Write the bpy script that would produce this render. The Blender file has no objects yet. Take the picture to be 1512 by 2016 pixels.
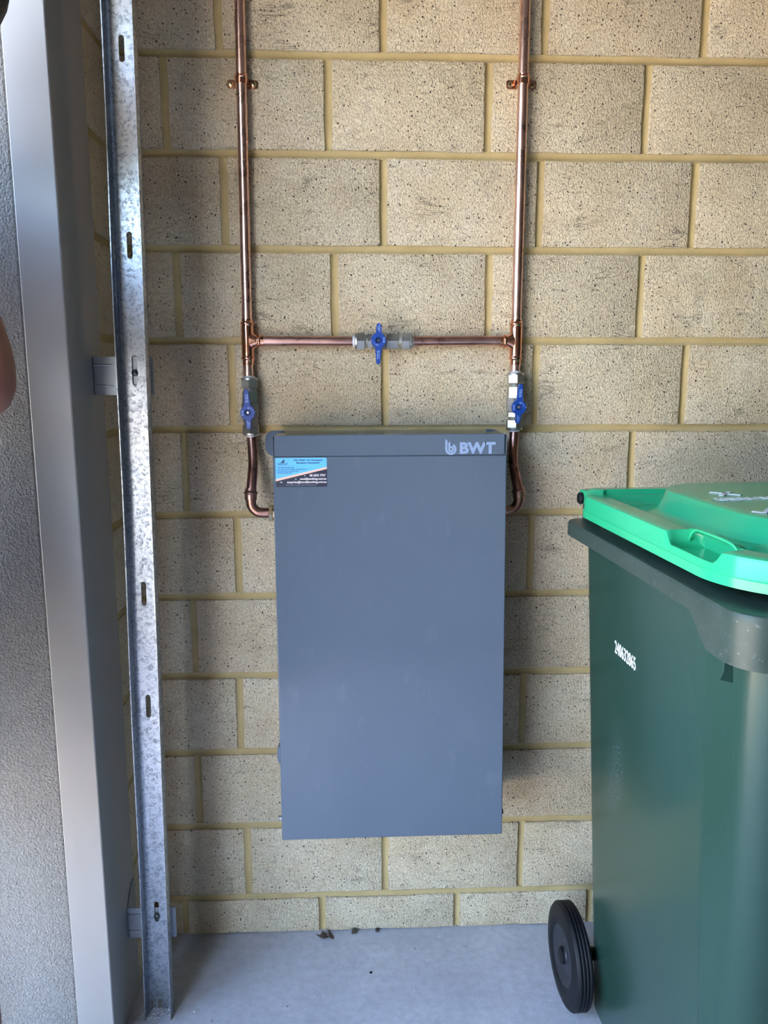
import bpy, bmesh, math, random
from mathutils import Vector, Matrix
random.seed(7)
PI = math.pi
scene = bpy.context.scene
COL = scene.collection

# ------------------------------------------------------------------ camera
CAM = Vector((0.0, -1.5409, 1.2138))
YAW, PIT, ROL, FPX = 0.04041, 0.16958, -0.00069, 1514.0
fwd = Vector((math.sin(YAW) * math.cos(PIT), math.cos(YAW) * math.cos(PIT), -math.sin(PIT)))
rgt = Vector((math.cos(YAW), -math.sin(YAW), 0))
upv = rgt.cross(fwd)
rr = rgt * math.cos(ROL) + upv * math.sin(ROL)
uu = -rgt * math.sin(ROL) + upv * math.cos(ROL)
cd = bpy.data.cameras.new('camera')
cd.sensor_fit = 'HORIZONTAL'
cd.sensor_width = 36.0
cd.lens = FPX * 36.0 / 1512.0
cd.clip_start = 0.02
cam = bpy.data.objects.new('camera', cd)
COL.objects.link(cam)
M = Matrix((rr, uu, -fwd)).transposed().to_4x4()
M.translation = CAM
cam.matrix_world = M
scene.camera = cam

# ------------------------------------------------------------------ world, sun, exposure
SUN_EL, SUN_AZ = math.radians(50), math.radians(78)     # sun stands beyond the back wall (towards +Y)
world = bpy.data.worlds.new('sky')
scene.world = world
world.use_nodes = True
wn = world.node_tree
wn.nodes.clear()
wo = wn.nodes.new('ShaderNodeOutputWorld')
wb = wn.nodes.new('ShaderNodeBackground')
sk = wn.nodes.new('ShaderNodeTexSky')
sk.sky_type = 'NISHITA'
sk.sun_disc = False
sk.sun_elevation = SUN_EL
sk.sun_rotation = math.radians(12)
sk.air_density = 1.0
sk.dust_density = 4.5
sk.ozone_density = 1.0
wb.inputs['Strength'].default_value = 1.0
wn.links.new(sk.outputs[0], wb.inputs[0])
wn.links.new(wb.outputs[0], wo.inputs[0])
sl = bpy.data.lights.new('sun', 'SUN')
sl.energy = 6.0
sl.angle = math.radians(0.6)
sl.color = (1.0, 0.94, 0.84)
sun = bpy.data.objects.new('sun', sl)
COL.objects.link(sun)
sd = Vector((math.cos(SUN_EL) * math.cos(SUN_AZ), math.cos(SUN_EL) * math.sin(SUN_AZ), math.sin(SUN_EL)))
sun.rotation_euler = sd.to_track_quat('Z', 'Y').to_euler()
sun.location = (3, 3, 8)
vs = scene.view_settings
scene.display_settings.display_device = 'sRGB'
vs.view_transform = 'Standard'
vs.look = 'None'
vs.gamma = 1.0
vs.use_curve_mapping = False
vs.exposure = 2.12
scene.cycles.adaptive_threshold = 0.02
scene.cycles.max_bounces = 7
scene.cycles.diffuse_bounces = 4
scene.cycles.glossy_bounces = 4

# ------------------------------------------------------------------ material helpers
def lin(r, g, b):
    f = lambda c: (c / 255 / 12.92) if c / 255 <= 0.04045 else ((c / 255 + 0.055) / 1.055) ** 2.4
    return (f(r), f(g), f(b), 1.0)

class NT:
    def __init__(s, name):
        s.m = bpy.data.materials.new(name)
        s.m.use_nodes = True
        s.t = s.m.node_tree
        s.b = s.t.nodes['Principled BSDF']
        s.oc = None
    def n(s, typ, **kw):
        nd = s.t.nodes.new('ShaderNode' + typ)
        for k, v in kw.items():
            if hasattr(nd, k): setattr(nd, k, v)
        return nd
    def l(s, a, b): s.t.links.new(a, b)
    def set(s, **kw):
        for k, v in kw.items():
            s.b.inputs[k.replace('_', ' ')].default_value = v
    def coords(s, rnd=False, scale=(1, 1, 1)):
        tc = s.n('TexCoord')
        v = tc.outputs['Object']
        if rnd:
            oi = s.n('ObjectInfo')
            mm = s.n('Math', operation='MULTIPLY'); mm.inputs[1].default_value = 37.0
            s.l(oi.outputs['Random'], mm.inputs[0])
            cx = s.n('CombineXYZ')
            s.l(mm.outputs[0], cx.inputs[0]); s.l(mm.outputs[0], cx.inputs[2])
            ad = s.n('VectorMath', operation='ADD')
            s.l(v, ad.inputs[0]); s.l(cx.outputs[0], ad.inputs[1])
            v = ad.outputs[0]
        if scale != (1, 1, 1):
            mp = s.n('Mapping'); mp.inputs['Scale'].default_value = scale
            s.l(v, mp.inputs[0]); v = mp.outputs[0]
        return v
    def scaled(s, v, scale):
        mp = s.n('Mapping'); mp.inputs['Scale'].default_value = scale
        s.l(v, mp.inputs[0]); return mp.outputs[0]
    def noise(s, v, scale, detail=4, rough=0.6, dist=0.0):
        nd = s.n('TexNoise')
        nd.inputs['Scale'].default_value = scale; nd.inputs['Detail'].default_value = detail
        nd.inputs['Roughness'].default_value = rough; nd.inputs['Distortion'].default_value = dist
        s.l(v, nd.inputs['Vector']); return nd
    def voro(s, v, scale, feature='F1', rnd=1.0):
        nd = s.n('TexVoronoi', feature=feature)
        nd.inputs['Scale'].default_value = scale; nd.inputs['Randomness'].default_value = rnd
        s.l(v, nd.inputs['Vector']); return nd
    def ramp(s, fac, stops, interp='LINEAR'):
        nd = s.n('ValToRGB'); cr = nd.color_ramp; cr.interpolation = interp
        cr.elements[0].position, cr.elements[0].color = stops[0][0], stops[0][1]
        cr.elements[1].position, cr.elements[1].color = stops[-1][0], stops[-1][1]
        for p, c in stops[1:-1]:
            e = cr.elements.new(p); e.color = c
        s.l(fac, nd.inputs[0]); return nd.outputs[0]
    def gray(s, fac, a, b, va=0.0, vb=1.0):
        mr = s.n('MapRange'); mr.inputs[1].default_value = a; mr.inputs[2].default_value = b
        mr.inputs[3].default_value = va; mr.inputs[4].default_value = vb
        s.l(fac, mr.inputs[0]); return mr.outputs[0]
    def mix(s, fac, a, b, blend='MIX'):
        nd = s.n('Mix', data_type='RGBA', blend_type=blend)
        if isinstance(fac, (int, float)): nd.inputs[0].default_value = fac
        else: s.l(fac, nd.inputs[0])
        for i, c in ((6, a), (7, b)):
            if isinstance(c, tuple): nd.inputs[i].default_value = c
            else: s.l(c, nd.inputs[i])
        return nd.outputs[2]
    def math(s, op, a, b=0.0):
        nd = s.n('Math', operation=op)
        for i, c in ((0, a), (1, b)):
            if isinstance(c, (int, float)): nd.inputs[i].default_value = c
            else: s.l(c, nd.inputs[i])
        return nd.outputs[0]
    def bump(s, h, strength, dist):
        nd = s.n('Bump'); nd.inputs['Strength'].default_value = strength; nd.inputs['Distance'].default_value = dist
        s.l(h, nd.inputs['Height']); s.l(nd.outputs[0], s.b.inputs['Normal']); return nd
    def col(s, c): s.l(c, s.b.inputs['Base Color'])

def simple(name, color, rough=0.5, metal=0.0, bump=None, **kw):
    t = NT(name)
    t.set(Base_Color=color, Roughness=rough, Metallic=metal)
    for k, v in kw.items(): t.b.inputs[k.replace('_', ' ')].default_value = v
    if bump:
        n = t.noise(t.coords(), bump[0], 5)
        t.bump(n.outputs[0], bump[1], bump[2])
    return t.m

MAT = {}
# cream blocks with torn faces, iron spots and drag marks
def mat_brick():
    t = NT('cream_block')
    v = t.coords(rnd=True)
    big = t.noise(v, 9, 3, 0.55)
    mid = t.noise(v, 45, 4, 0.65)
    fine = t.noise(v, 420, 3, 0.7)
    oi = t.n('ObjectInfo')
    c = t.ramp(big.outputs[0], [(0.28, (0.62, 0.495, 0.315, 1)), (0.5, (0.74, 0.62, 0.425, 1)), (0.72, (0.81, 0.71, 0.53, 1))])
    per = t.ramp(oi.outputs['Random'], [(0.0, (0.90, 0.88, 0.85, 1)), (0.5, (1.0, 0.98, 0.95, 1)), (1.0, (1.06, 1.06, 1.05, 1))])
    c = t.mix(1.0, c, per, 'MULTIPLY')
    c = t.mix(t.gray(mid.outputs[0], 0.45, 0.72, 0.0, 0.5), c, (0.55, 0.42, 0.28, 1))
    c = t.mix(t.gray(fine.outputs[0], 0.35, 0.75, 0.0, 0.55), c, (0.84, 0.76, 0.61, 1))
    gm = t.noise(v, 190, 3, 0.65)
    c = t.mix(t.gray(gm.outputs[0], 0.46, 0.66, 0.0, 0.42), c, (0.50, 0.375, 0.235, 1))
    # pale grit (cells in the plane of the face)
    sx_ = t.n('SeparateXYZ'); t.l(v, sx_.inputs[0])
    cx_ = t.n('CombineXYZ'); t.l(sx_.outputs[0], cx_.inputs[0]); t.l(sx_.outputs[2], cx_.inputs[1])
    v2d = cx_.outputs[0]
    vg = t.voro(v2d, 150); vg.voronoi_dimensions = '2D'
    gsel = t.math('GREATER_THAN', t.n_sep(vg.outputs['Color'], 0), 0.88)
    gd = t.math('LESS_THAN', vg.outputs['Distance'], t.math('MULTIPLY', t.n_sep(vg.outputs['Color'], 1), 0.30))
    c = t.mix(t.math('MULTIPLY', t.math('MULTIPLY', gsel, gd), 0.6), c, (0.86, 0.78, 0.63, 1))
    # dark iron spots, two sizes
    wob = t.noise(v, 260, 2, 0.6)
    v1 = t.n('VectorMath', operation='MULTIPLY_ADD')
    t.l(wob.outputs['Color'], v1.inputs[0]); v1.inputs[1].default_value = (0.005, 0.005, 0.005); t.l(v2d, v1.inputs[2])
    masks = []
    for sc, thr, rad in ((52, 0.66, 0.092), (118, 0.55, 0.165)):
        vo = t.voro(v1.outputs[0], sc); vo.voronoi_dimensions = '2D'
        r = t.n_sep(vo.outputs['Color'], 0)
        sel = t.math('GREATER_THAN', r, thr)
        radv = t.math('MULTIPLY', t.n_sep(vo.outputs['Color'], 1), rad)
        near = t.math('LESS_THAN', vo.outputs['Distance'], radv)
        masks.append(t.math('MULTIPLY', sel, near))
    spot = t.math('MAXIMUM', masks[0], masks[1])
    c = t.mix(t.math('MULTIPLY', spot, 0.92), c, (0.03, 0.026, 0.028, 1))
    # thin horizontal drag cracks
    vd = t.scaled(v, (7, 7, 34))
    dr = t.noise(vd, 1.0, 5, 0.6, 0.9)
    crack = t.gray(t.math('ABSOLUTE', t.math('SUBTRACT', dr.outputs[0], 0.5)), 0.0, 0.012, 1.0, 0.0)
    gate = t.gray(t.noise(v, 14, 2).outputs[0], 0.54, 0.66)
    crack = t.math('MULTIPLY', crack, gate)
    c = t.mix(t.math('MULTIPLY', crack, 0.4), c, (0.25, 0.19, 0.12, 1))
    t.col(c)
    t.set(Roughness=0.93)
    t.b.inputs['Specular IOR Level'].default_value = 0.15
    # torn relief: vertical crumbs plus grain
    ve = t.scaled(v, (300, 300, 205))
    e = t.noise(ve, 1.0, 2, 0.55, 0.5)
    crumbs = t.gray(e.outputs[0], 0.48, 0.70)
    pit = t.gray(t.noise(v, 250, 2, 0.5).outputs[0], 0.60, 0.74)
    h = t.math('ADD', t.math('MULTIPLY', crumbs, 0.75), t.math('MULTIPLY', fine.outputs[0], 0.45))
    h = t.math('ADD', h, t.math('MULTIPLY', mid.outputs[0], 0.9))
    h = t.math('SUBTRACT', h, t.math('MULTIPLY', pit, 0.40))
    h = t.math('SUBTRACT', h, t.math('MULTIPLY', crack, 0.8))
    h = t.math('SUBTRACT', h, t.math('MULTIPLY', spot, 0.5))
    t.bump(h, 1.0, 0.0030)
    return t.m
def n_sep(t, colour, i):
    nd = t.n('SeparateColor'); t.l(colour, nd.inputs[0]); return nd.outputs[i]
NT.n_sep = n_sep
MAT['brick'] = mat_brick()

def mat_mortar():
    t = NT('yellow_mortar')
    v = t.coords()
    a = t.noise(v, 14, 3); b = t.noise(v, 700, 3, 0.7)
    c = t.ramp(a.outputs[0], [(0.3, (0.43, 0.325, 0.15, 1)), (0.7, (0.54, 0.42, 0.21, 1))])
    c = t.mix(t.gray(b.outputs[0], 0.4, 0.7, 0, 0.35), c, (0.58, 0.47, 0.26, 1))
    t.col(c); t.set(Roughness=0.95)
    t.b.inputs['Specular IOR Level'].default_value = 0.1
    t.bump(t.math('ADD', b.outputs[0], t.noise(v, 120, 3).outputs[0]), 0.6, 0.0012)
    return t.m
MAT['mortar'] = mat_mortar()

def mat_concrete():
    t = NT('trowelled_concrete')
    v = t.coords()
    a = t.noise(v, 5, 5, 0.6, 0.4); b = t.noise(v, 60, 5, 0.65); g = t.noise(v, 900, 2)
    c = t.ramp(a.outputs[0], [(0.3, (0.45, 0.465, 0.52, 1)), (0.7, (0.58, 0.595, 0.655, 1))])
    c = t.mix(t.gray(b.outputs[0], 0.42, 0.72, 0, 0.65), c, (0.38, 0.385, 0.42, 1))
    vo = t.voro(v, 60)
    sp = t.math('MULTIPLY', t.math('GREATER_THAN', t.n_sep(vo.outputs['Color'], 0), 0.9), t.math('LESS_THAN', vo.outputs['Distance'], 0.1))
    c = t.mix(t.math('MULTIPLY', sp, 0.8), c, (0.8, 0.8, 0.8, 1))
    vo2 = t.voro(v, 34)
    sp2 = t.math('MULTIPLY', t.math('GREATER_THAN', t.n_sep(vo2.outputs['Color'], 1), 0.88), t.math('LESS_THAN', vo2.outputs['Distance'], 0.07))
    c = t.mix(t.math('MULTIPLY', sp2, 0.7), c, (0.1, 0.09, 0.09, 1))
    # trowel sweeps
    sw = t.noise(t.scaled(v, (3, 22, 1)), 1.0, 4, 0.6, 1.2)
    c = t.mix(t.gray(sw.outputs[0], 0.5, 0.72, 0, 0.25), c, (0.36, 0.36, 0.40, 1))
    t.col(c)
    t.l(t.gray(b.outputs[0], 0.3, 0.7, 0.5, 0.72), t.b.inputs['Roughness'])
    t.bump(t.math('ADD', t.math('MULTIPLY', b.outputs[0], 0.8), g.outputs[0]), 0.6, 0.0014)
    return t.m
MAT['concrete'] = mat_concrete()

def mat_render():
    t = NT('coarse_acrylic_render')
    v = t.coords()
    a = t.noise(v, 260, 4, 0.65, 0.3); vo = t.voro(v, 300, 'SMOOTH_F1')
    c = t.ramp(a.outputs[0], [(0.3, (0.21, 0.20, 0.185, 1)), (0.7, (0.32, 0.31, 0.29, 1))])
    t.col(c); t.set(Roughness=0.95)
    t.bump(t.math('ADD', a.outputs[0], t.math('MULTIPLY', vo.outputs['Distance'], -0.8)), 1.0, 0.004)
    return t.m
MAT['render'] = mat_render()

def mat_paint(name, c0, rough, bumpd=0.0002):
    t = NT(name)
    v = t.coords()
    a = t.noise(v, 6, 3); b = t.noise(v, 900, 2)
    t.col(t.mix(t.gray(a.outputs[0], 0.3, 0.7, 0, 0.25), c0, tuple(x * 0.85 for x in c0[:3]) + (1,)))
    t.set(Roughness=rough)
    t.bump(b.outputs[0], 0.25, bumpd)
    return t.m
MAT['jamb'] = mat_paint('beige_painted_steel', (0.34, 0.33, 0.315, 1), 0.42)
MAT['unlit_plaster'] = simple('unlit_plasterboard', (0.10, 0.095, 0.09, 1), 0.9, bump=(200, 0.1, 0.001))  # colour darkened so the unseen interior reads as unlit and returns little fill
MAT['driveway'] = simple('sunlit_paving', (0.50, 0.45, 0.37, 1), 0.9, bump=(90, 0.4, 0.003))

def mat_cabinet():
    t = NT('slate_powdercoat')
    v = t.coords()
    a = t.noise(v, 5, 3); b = t.noise(v, 1500, 2)
    sm = t.noise(t.scaled(v, (26, 26, 14)), 1.0, 4, 0.55)
    c = t.ramp(a.outputs[0], [(0.3, (0.088, 0.116, 0.156, 1)), (0.7, (0.096, 0.126, 0.168, 1))])
    t.col(t.mix(t.gray(sm.outputs[0], 0.62, 0.8, 0, 0.10), c, (0.3, 0.35, 0.42, 1)))
    t.set(Roughness=0.09)
    t.bump(b.outputs[0], 0.03, 0.0002)
    return t.m
MAT['cabinet'] = mat_cabinet()
MAT['dark_gap'] = simple('dark_gap_shade', (0.01, 0.012, 0.016, 1), 0.7)  # near-black standing in for the shade inside gaps, holes and recesses
MAT['logo'] = simple('pale_blue_print', (0.235, 0.315, 0.47, 1), 0.4)
MAT['st_blue'] = simple('sticker_sky_blue', lin(95, 180, 240), 0.35)
MAT['st_pink'] = simple('sticker_salmon', lin(250, 185, 165), 0.35)
MAT['st_navy'] = simple('sticker_navy', lin(28, 34, 56), 0.35)
MAT['st_dark'] = simple('sticker_ink', lin(18, 32, 62), 0.4)
MAT['st_white'] = simple('sticker_white', lin(235, 225, 228), 0.4)
MAT['st_grey'] = simple('sticker_grey', lin(130, 140, 160), 0.4)

def mat_galv():
    t = NT('spangled_galvanised_steel')
    v = t.coords()
    nz = t.noise(v, 55, 4, 0.6)
    v2 = t.n('VectorMath', operation='MULTIPLY_ADD')
    t.l(nz.outputs['Color'], v2.inputs[0]); v2.inputs[1].default_value = (0.016, 0.016, 0.016); t.l(v, v2.inputs[2])
    vo = t.voro(v2.outputs[0], 190)
    vb = t.voro(v2.outputs[0], 420)
    r = t.n_sep(vo.outputs['Color'], 0)
    r2 = t.n_sep(vb.outputs['Color'], 1)
    mixr = t.math('ADD', t.math('MULTIPLY', r, 0.6), t.math('MULTIPLY', r2, 0.4))
    c = t.ramp(mixr, [(0.0, (0.22, 0.245, 0.27, 1)), (0.27, (0.27, 0.295, 0.325, 1)), (0.36, (0.36, 0.39, 0.425, 1)), (1.0, (0.47, 0.505, 0.545, 1))])
    t.col(c); t.set(Metallic=1.0)
    t.l(t.gray(mixr, 0.2, 0.7, 0.46, 0.36), t.b.inputs['Roughness'])
    fi = t.noise(v, 500, 3)
    t.bump(t.math('ADD', t.math('MULTIPLY', r, 0.6), t.math('MULTIPLY', fi.outputs[0], 0.2)), 0.12, 0.0006)
    return t.m
MAT['galv'] = mat_galv()
MAT['galv_plain'] = simple('plain_zinc_plate', (0.34, 0.365, 0.39, 1), 0.5, 0.9, bump=(300, 0.15, 0.0005))
MAT['screw'] = simple('dark_screw_steel', (0.10, 0.105, 0.11, 1), 0.35, 0.9)

def mat_copper(name, c1, c2, r1, r2, metal=1.0):
    t = NT(name)
    v = t.coords()
    a = t.noise(v, 26, 5, 0.6, 0.4)
    b = t.noise(t.scaled(v, (400, 400, 25)), 1.0, 3)
    t.col(t.ramp(a.outputs[0], [(0.3, c1), (0.72, c2)]))
    t.set(Metallic=metal)
    t.l(t.gray(a.outputs[0], 0.3, 0.7, r1, r2), t.b.inputs['Roughness'])
    t.bump(b.outputs[0], 0.05, 0.0004)
    return t.m
MAT['copper'] = mat_copper('bright_copper', (0.80, 0.50, 0.41, 1), (0.86, 0.59, 0.50, 1), 0.24, 0.36)
MAT['copper_fit'] = mat_copper('polished_copper_fitting', (0.78, 0.36, 0.23, 1), (0.85, 0.43, 0.29, 1), 0.12, 0.2)
MAT['copper_dark'] = mat_copper('heat_tarnished_copper', (0.20, 0.115, 0.10, 1), (0.55, 0.30, 0.235, 1), 0.22, 0.4)
MAT['copper_mid'] = mat_copper('dulled_pink_copper', (0.48, 0.27, 0.225, 1), (0.72, 0.44, 0.37, 1), 0.25, 0.38)
MAT['nickel'] = mat_copper('dull_nickel', (0.42, 0.42, 0.40, 1), (0.64, 0.64, 0.60, 1), 0.34, 0.46)
MAT['brass'] = mat_copper('pale_brass', (0.55, 0.42, 0.24, 1), (0.70, 0.56, 0.34, 1), 0.22, 0.32)
MAT['flux'] = simple('white_flux_residue', (0.55, 0.56, 0.60, 1), 0.7)
MAT['blue'] = mat_paint('blue_plastic', (0.003, 0.046, 0.27, 1), 0.38)
MAT['chrome'] = simple('bright_screw', (0.75, 0.75, 0.72, 1), 0.2, 1.0)
MAT['white_ink'] = simple('white_ink', (0.75, 0.78, 0.82, 1), 0.5)
MAT['blue_ink'] = simple('pale_blue_ink', (0.33, 0.47, 0.82, 1), 0.5)

def mat_bin():
    t = NT('bottle_green_plastic')
    v = t.coords()
    a = t.noise(v, 2, 0, 0.5)
    c = t.ramp(a.outputs[0], [(0.0, (0.014, 0.042, 0.032, 1)), (1.0, (0.019, 0.053, 0.041, 1))])
    # one chalky scuff on the side and a faint dusting of fine scratches
    sx_ = t.n('SeparateXYZ'); t.l(v, sx_.inputs[0])
    dz_ = t.math('DIVIDE', t.math('SUBTRACT', sx_.outputs[2], 0.56), 0.085)
    dy_ = t.math('DIVIDE', t.math('SUBTRACT', sx_.outputs[1], 0.128), 0.030)
    dy_ = t.math('ADD', dy_, t.math('MULTIPLY', dz_, 0.55))
    rad = t.math('ADD', t.math('MULTIPLY', dz_, dz_), t.math('MULTIPLY', dy_, dy_))
    patch = t.gray(rad, 0.0, 2.2, 1.0, 0.0)
    gr = t.noise(t.scaled(v, (420, 420, 260)), 1.0, 4, 0.8)
    scuff = t.math('MULTIPLY', patch, t.gray(gr.outputs[0], 0.50, 0.72))
    fs = t.noise(t.scaled(v, (520, 520, 60)), 1.0, 2, 0.6)
    m = t.math('MAXIMUM', t.math('MULTIPLY', scuff, 0.34), t.math('MULTIPLY', t.gray(fs.outputs[0], 0.68, 0.80), 0.06))
    c = t.mix(m, c, (0.36, 0.46, 0.50, 1))
    t.col(c)
    t.set(Roughness=0.25)
    t.b.inputs['Specular IOR Level'].default_value = 0.38
    return t.m
MAT['bin'] = mat_bin()
def mat_rim():
    t = NT('weathered_green_rim')
    v = t.coords()
    a = t.noise(v, 20, 4, 0.6); g = t.noise(t.scaled(v, (160, 160, 160)), 1.0, 3, 0.7)
    c = t.ramp(a.outputs[0], [(0.3, (0.024, 0.042, 0.036, 1)), (0.7, (0.036, 0.056, 0.048, 1))])
    c = t.mix(t.math('MULTIPLY', t.gray(g.outputs[0], 0.62, 0.75), 0.25), c, (0.4, 0.43, 0.42, 1))
    t.col(c); t.set(Roughness=0.40)
    t.b.inputs['Specular IOR Level'].default_value = 0.3
    return t.m
MAT['rim'] = mat_rim()
def mat_lid():
    t = NT('mint_green_plastic')
    v = t.coords()
    a = t.noise(v, 5, 3)
    c = t.ramp(a.outputs[0], [(0.3, (0.024, 0.375, 0.175, 1)), (0.7, (0.028, 0.41, 0.195, 1))])
    t.col(c); t.set(Roughness=0.17)
    t.b.inputs['Specular IOR Level'].default_value = 0.33
    t.bump(t.noise(v, 900, 2).outputs[0], 0.03, 0.0004)
    return t.m
MAT['lid'] = mat_lid()
MAT['rubber'] = mat_paint('black_rubber', (0.0055, 0.006, 0.0085, 1), 0.55)
for n_ in ('black_rubber',):
    bpy.data.materials[n_].node_tree.nodes['Principled BSDF'].inputs['Specular IOR Level'].default_value = 0.25
MAT['hub'] = mat_paint('charcoal_hub_plastic', (0.016, 0.018, 0.025, 1), 0.5)
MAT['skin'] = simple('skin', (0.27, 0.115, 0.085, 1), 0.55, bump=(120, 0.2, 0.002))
MAT['navy'] = simple('navy_cotton', (0.008, 0.010, 0.030, 1), 0.9, bump=(400, 0.3, 0.002))
MAT['shorts'] = simple('dark_grey_drill', (0.02, 0.021, 0.026, 1), 0.9, bump=(400, 0.3, 0.002))
MAT['hair'] = simple('dark_brown_hair', (0.03, 0.02, 0.014, 1), 0.6, bump=(300, 0.6, 0.004))
MAT['boot'] = simple('tan_leather', (0.16, 0.09, 0.045, 1), 0.6, bump=(150, 0.3, 0.002))
MAT['eye'] = simple('eye_white', (0.6, 0.58, 0.55, 1), 0.3)
MAT['lip'] = simple('lip', (0.32, 0.12, 0.10, 1), 0.5)
MAT['dirt'] = simple('dry_brown_dirt', (0.07, 0.055, 0.04, 1), 0.95, bump=(300, 0.8, 0.003))
MAT['leaf'] = simple('dead_leaf', (0.10, 0.07, 0.05, 1), 0.85, bump=(200, 0.5, 0.002))
MAT['crumb'] = simple('pale_mortar_crumbs', (0.55, 0.54, 0.54, 1), 0.9)

# ------------------------------------------------------------------ mesh builder
class MB:
    def __init__(s): s.v, s.f = [], []
    def add(s, vs, fs):
        o = len(s.v); s.v += [tuple(p) for p in vs]; s.f += [tuple(i + o for i in f) for f in fs]; return s
    def box(s, x0, x1, y0, y1, z0, z1):
        return s.add([(x0, y0, z0), (x1, y0, z0), (x1, y1, z0), (x0, y1, z0), (x0, y0, z1), (x1, y0, z1), (x1, y1, z1), (x0, y1, z1)],
                     [(0, 3, 2, 1), (4, 5, 6, 7), (0, 1, 5, 4), (1, 2, 6, 5), (2, 3, 7, 6), (3, 0, 4, 7)])
    def loft(s, rings, cap0=True, cap1=True, closed=True):
        n = len(rings[0]); vs, fs = [], []
        for r in rings: vs += list(r)
        for k in range(len(rings) - 1):
            for i in range(n if closed else n - 1):
                j = (i + 1) % n
                fs.append((k * n + i, k * n + j, (k + 1) * n + j, (k + 1) * n + i))
        if cap0: fs.append(tuple(range(n))[::-1])
        if cap1: fs.append(tuple((len(rings) - 1) * n + i for i in range(n)))
        return s.add(vs, fs)
    def prism(s, poly, d0, d1, frame):          # poly of (a,b); frame(a,b,d) -> point
        return s.loft([[frame(a, b, d0) for a, b in poly], [frame(a, b, d1) for a, b in poly]])
    def lathe(s, prof, org, axis, seg=24, cap=True, ref=None):      # prof [(t, r)]
        ax = Vector(axis).normalized()
        u = Vector(ref) if ref else (Vector((0, 0, 1)) if abs(ax.z) < 0.9 else Vector((1, 0, 0)))
        u = (u - ax * u.dot(ax)).normalized(); w = ax.cross(u)
        org = Vector(org); rings = []
        for t, r in prof:
            rings.append([org + ax * t + (u * math.cos(2 * PI * i / seg) + w * math.sin(2 * PI * i / seg)) * r for i in range(seg)])
        return s.loft(rings, cap, cap)
    def tube(s, path, r, seg=16, cap=True, closed=False):
        pts = [Vector(p) for p in path]; n = len(pts); rings = []
        rad = r if isinstance(r, (list, tuple)) else [r] * n
        t0 = (pts[1] - pts[0]).normalized()
        u = t0.cross(Vector((0.3, 0.9, 0.2))).normalized()
        for i in range(n):
            a = pts[max(i - 1, 0)]; b = pts[min(i + 1, n - 1)]
            t = (b - a).normalized()
            u = (u - t * u.dot(t)).normalized(); w = t.cross(u)
            rings.append([pts[i] + (u * math.cos(2 * PI * k / seg) + w * math.sin(2 * PI * k / seg)) * rad[i] for k in range(seg)])
        return s.loft(rings, cap, cap)
    def build(s, name, mat, parent=None, base=(0, 0, 0), smooth=35, bevel=None, mods=None):
        me = bpy.data.meshes.new(name)
        b = Vector(base)
        me.from_pydata([tuple(Vector(p) - b) for p in s.v], [], s.f)
        return finish(me, name, mat, parent, smooth, bevel)

def finish(me, name, mat, parent=None, smooth=35, bevel=None):
    bm = bmesh.new(); bm.from_mesh(me)
    bmesh.ops.recalc_face_normals(bm, faces=bm.faces); bm.to_mesh(me); bm.free()
    me.materials.append(MAT[mat] if isinstance(mat, str) else mat)
    if smooth:
        me.polygons.foreach_set('use_smooth', [True] * len(me.polygons))
        me.set_sharp_from_angle(angle=math.radians(smooth))
    o = bpy.data.objects.new(name, me); COL.objects.link(o)
    if parent: o.parent = parent
    if bevel:
        md = o.modifiers.new('edge', 'BEVEL'); md.width = bevel; md.segments = 2; md.limit_method = 'ANGLE'
        md.angle_limit = math.radians(40); md.harden_normals = False
    return o

def thing(name, label, cat, loc=(0, 0, 0), rot=(0, 0, 0), group=None):
    o = bpy.data.objects.new(name, None); COL.objects.link(o)
    o.empty_display_size = 0.05
    o.location = loc; o.rotation_euler = rot; tag(o, label, cat, group); return o
def tag(o, label, cat, group=None):
    o['label'] = label; o['category'] = cat
    if group: o['group'] = group
    return o
def structure(o, label, cat='wall'):
    o['kind'] = 'structure'; o['label'] = label; o['category'] = cat; return o

def text(name, s, size, mat, parent, mtx, align='LEFT', ext=0.0002, offset=0.0, sx=1.0, label=None, smooth=None):
    cu = bpy.data.curves.new('lettering', 'FONT')
    cu.body = s; cu.size = size; cu.align_x = align; cu.extrude = ext; cu.offset = offset; cu.resolution_u = 3
    to = bpy.data.objects.new('lettering', cu); COL.objects.link(to)
    dg = bpy.context.evaluated_depsgraph_get()
    me = bpy.data.meshes.new_from_object(to.evaluated_get(dg))
    bpy.data.objects.remove(to); bpy.data.curves.remove(cu)
    me.transform(mtx @ Matrix.Diagonal((sx, 1, 1, 1)))
    me.name = name
    me.materials.clear()
    me.materials.append(MAT[mat])
    o = bpy.data.objects.new(name, me); COL.objects.link(o); o.parent = parent
    if label: o['label'] = label
    return o
def facing(x, y, z, tilt=0.0, rot=0.0):       # text plane on a face looking to -Y; rot turns it in the plane
    return Matrix.Translation((x, y, z)) @ Matrix.Rotation(PI / 2 + tilt, 4, 'X') @ Matrix.Rotation(rot, 4, 'Z')

def rrect(x0, x1, y0, y1, r, seg=6):
    if not isinstance(r, (list, tuple)): r = [r] * 4
    out = []
    for (cx, cy, a0), q in zip(((x1, y1, 0), (x0, y1, 90), (x0, y0, 180), (x1, y0, 270)), r):
        sx = -1 if cx == x1 else 1; sy = -1 if cy == y1 else 1
        for k in range(seg + 1):
            a = math.radians(a0 + 90 * k / seg)
            out.append((cx + sx * q + q * math.cos(a), cy + sy * q + q * math.sin(a)))
    return out

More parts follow.
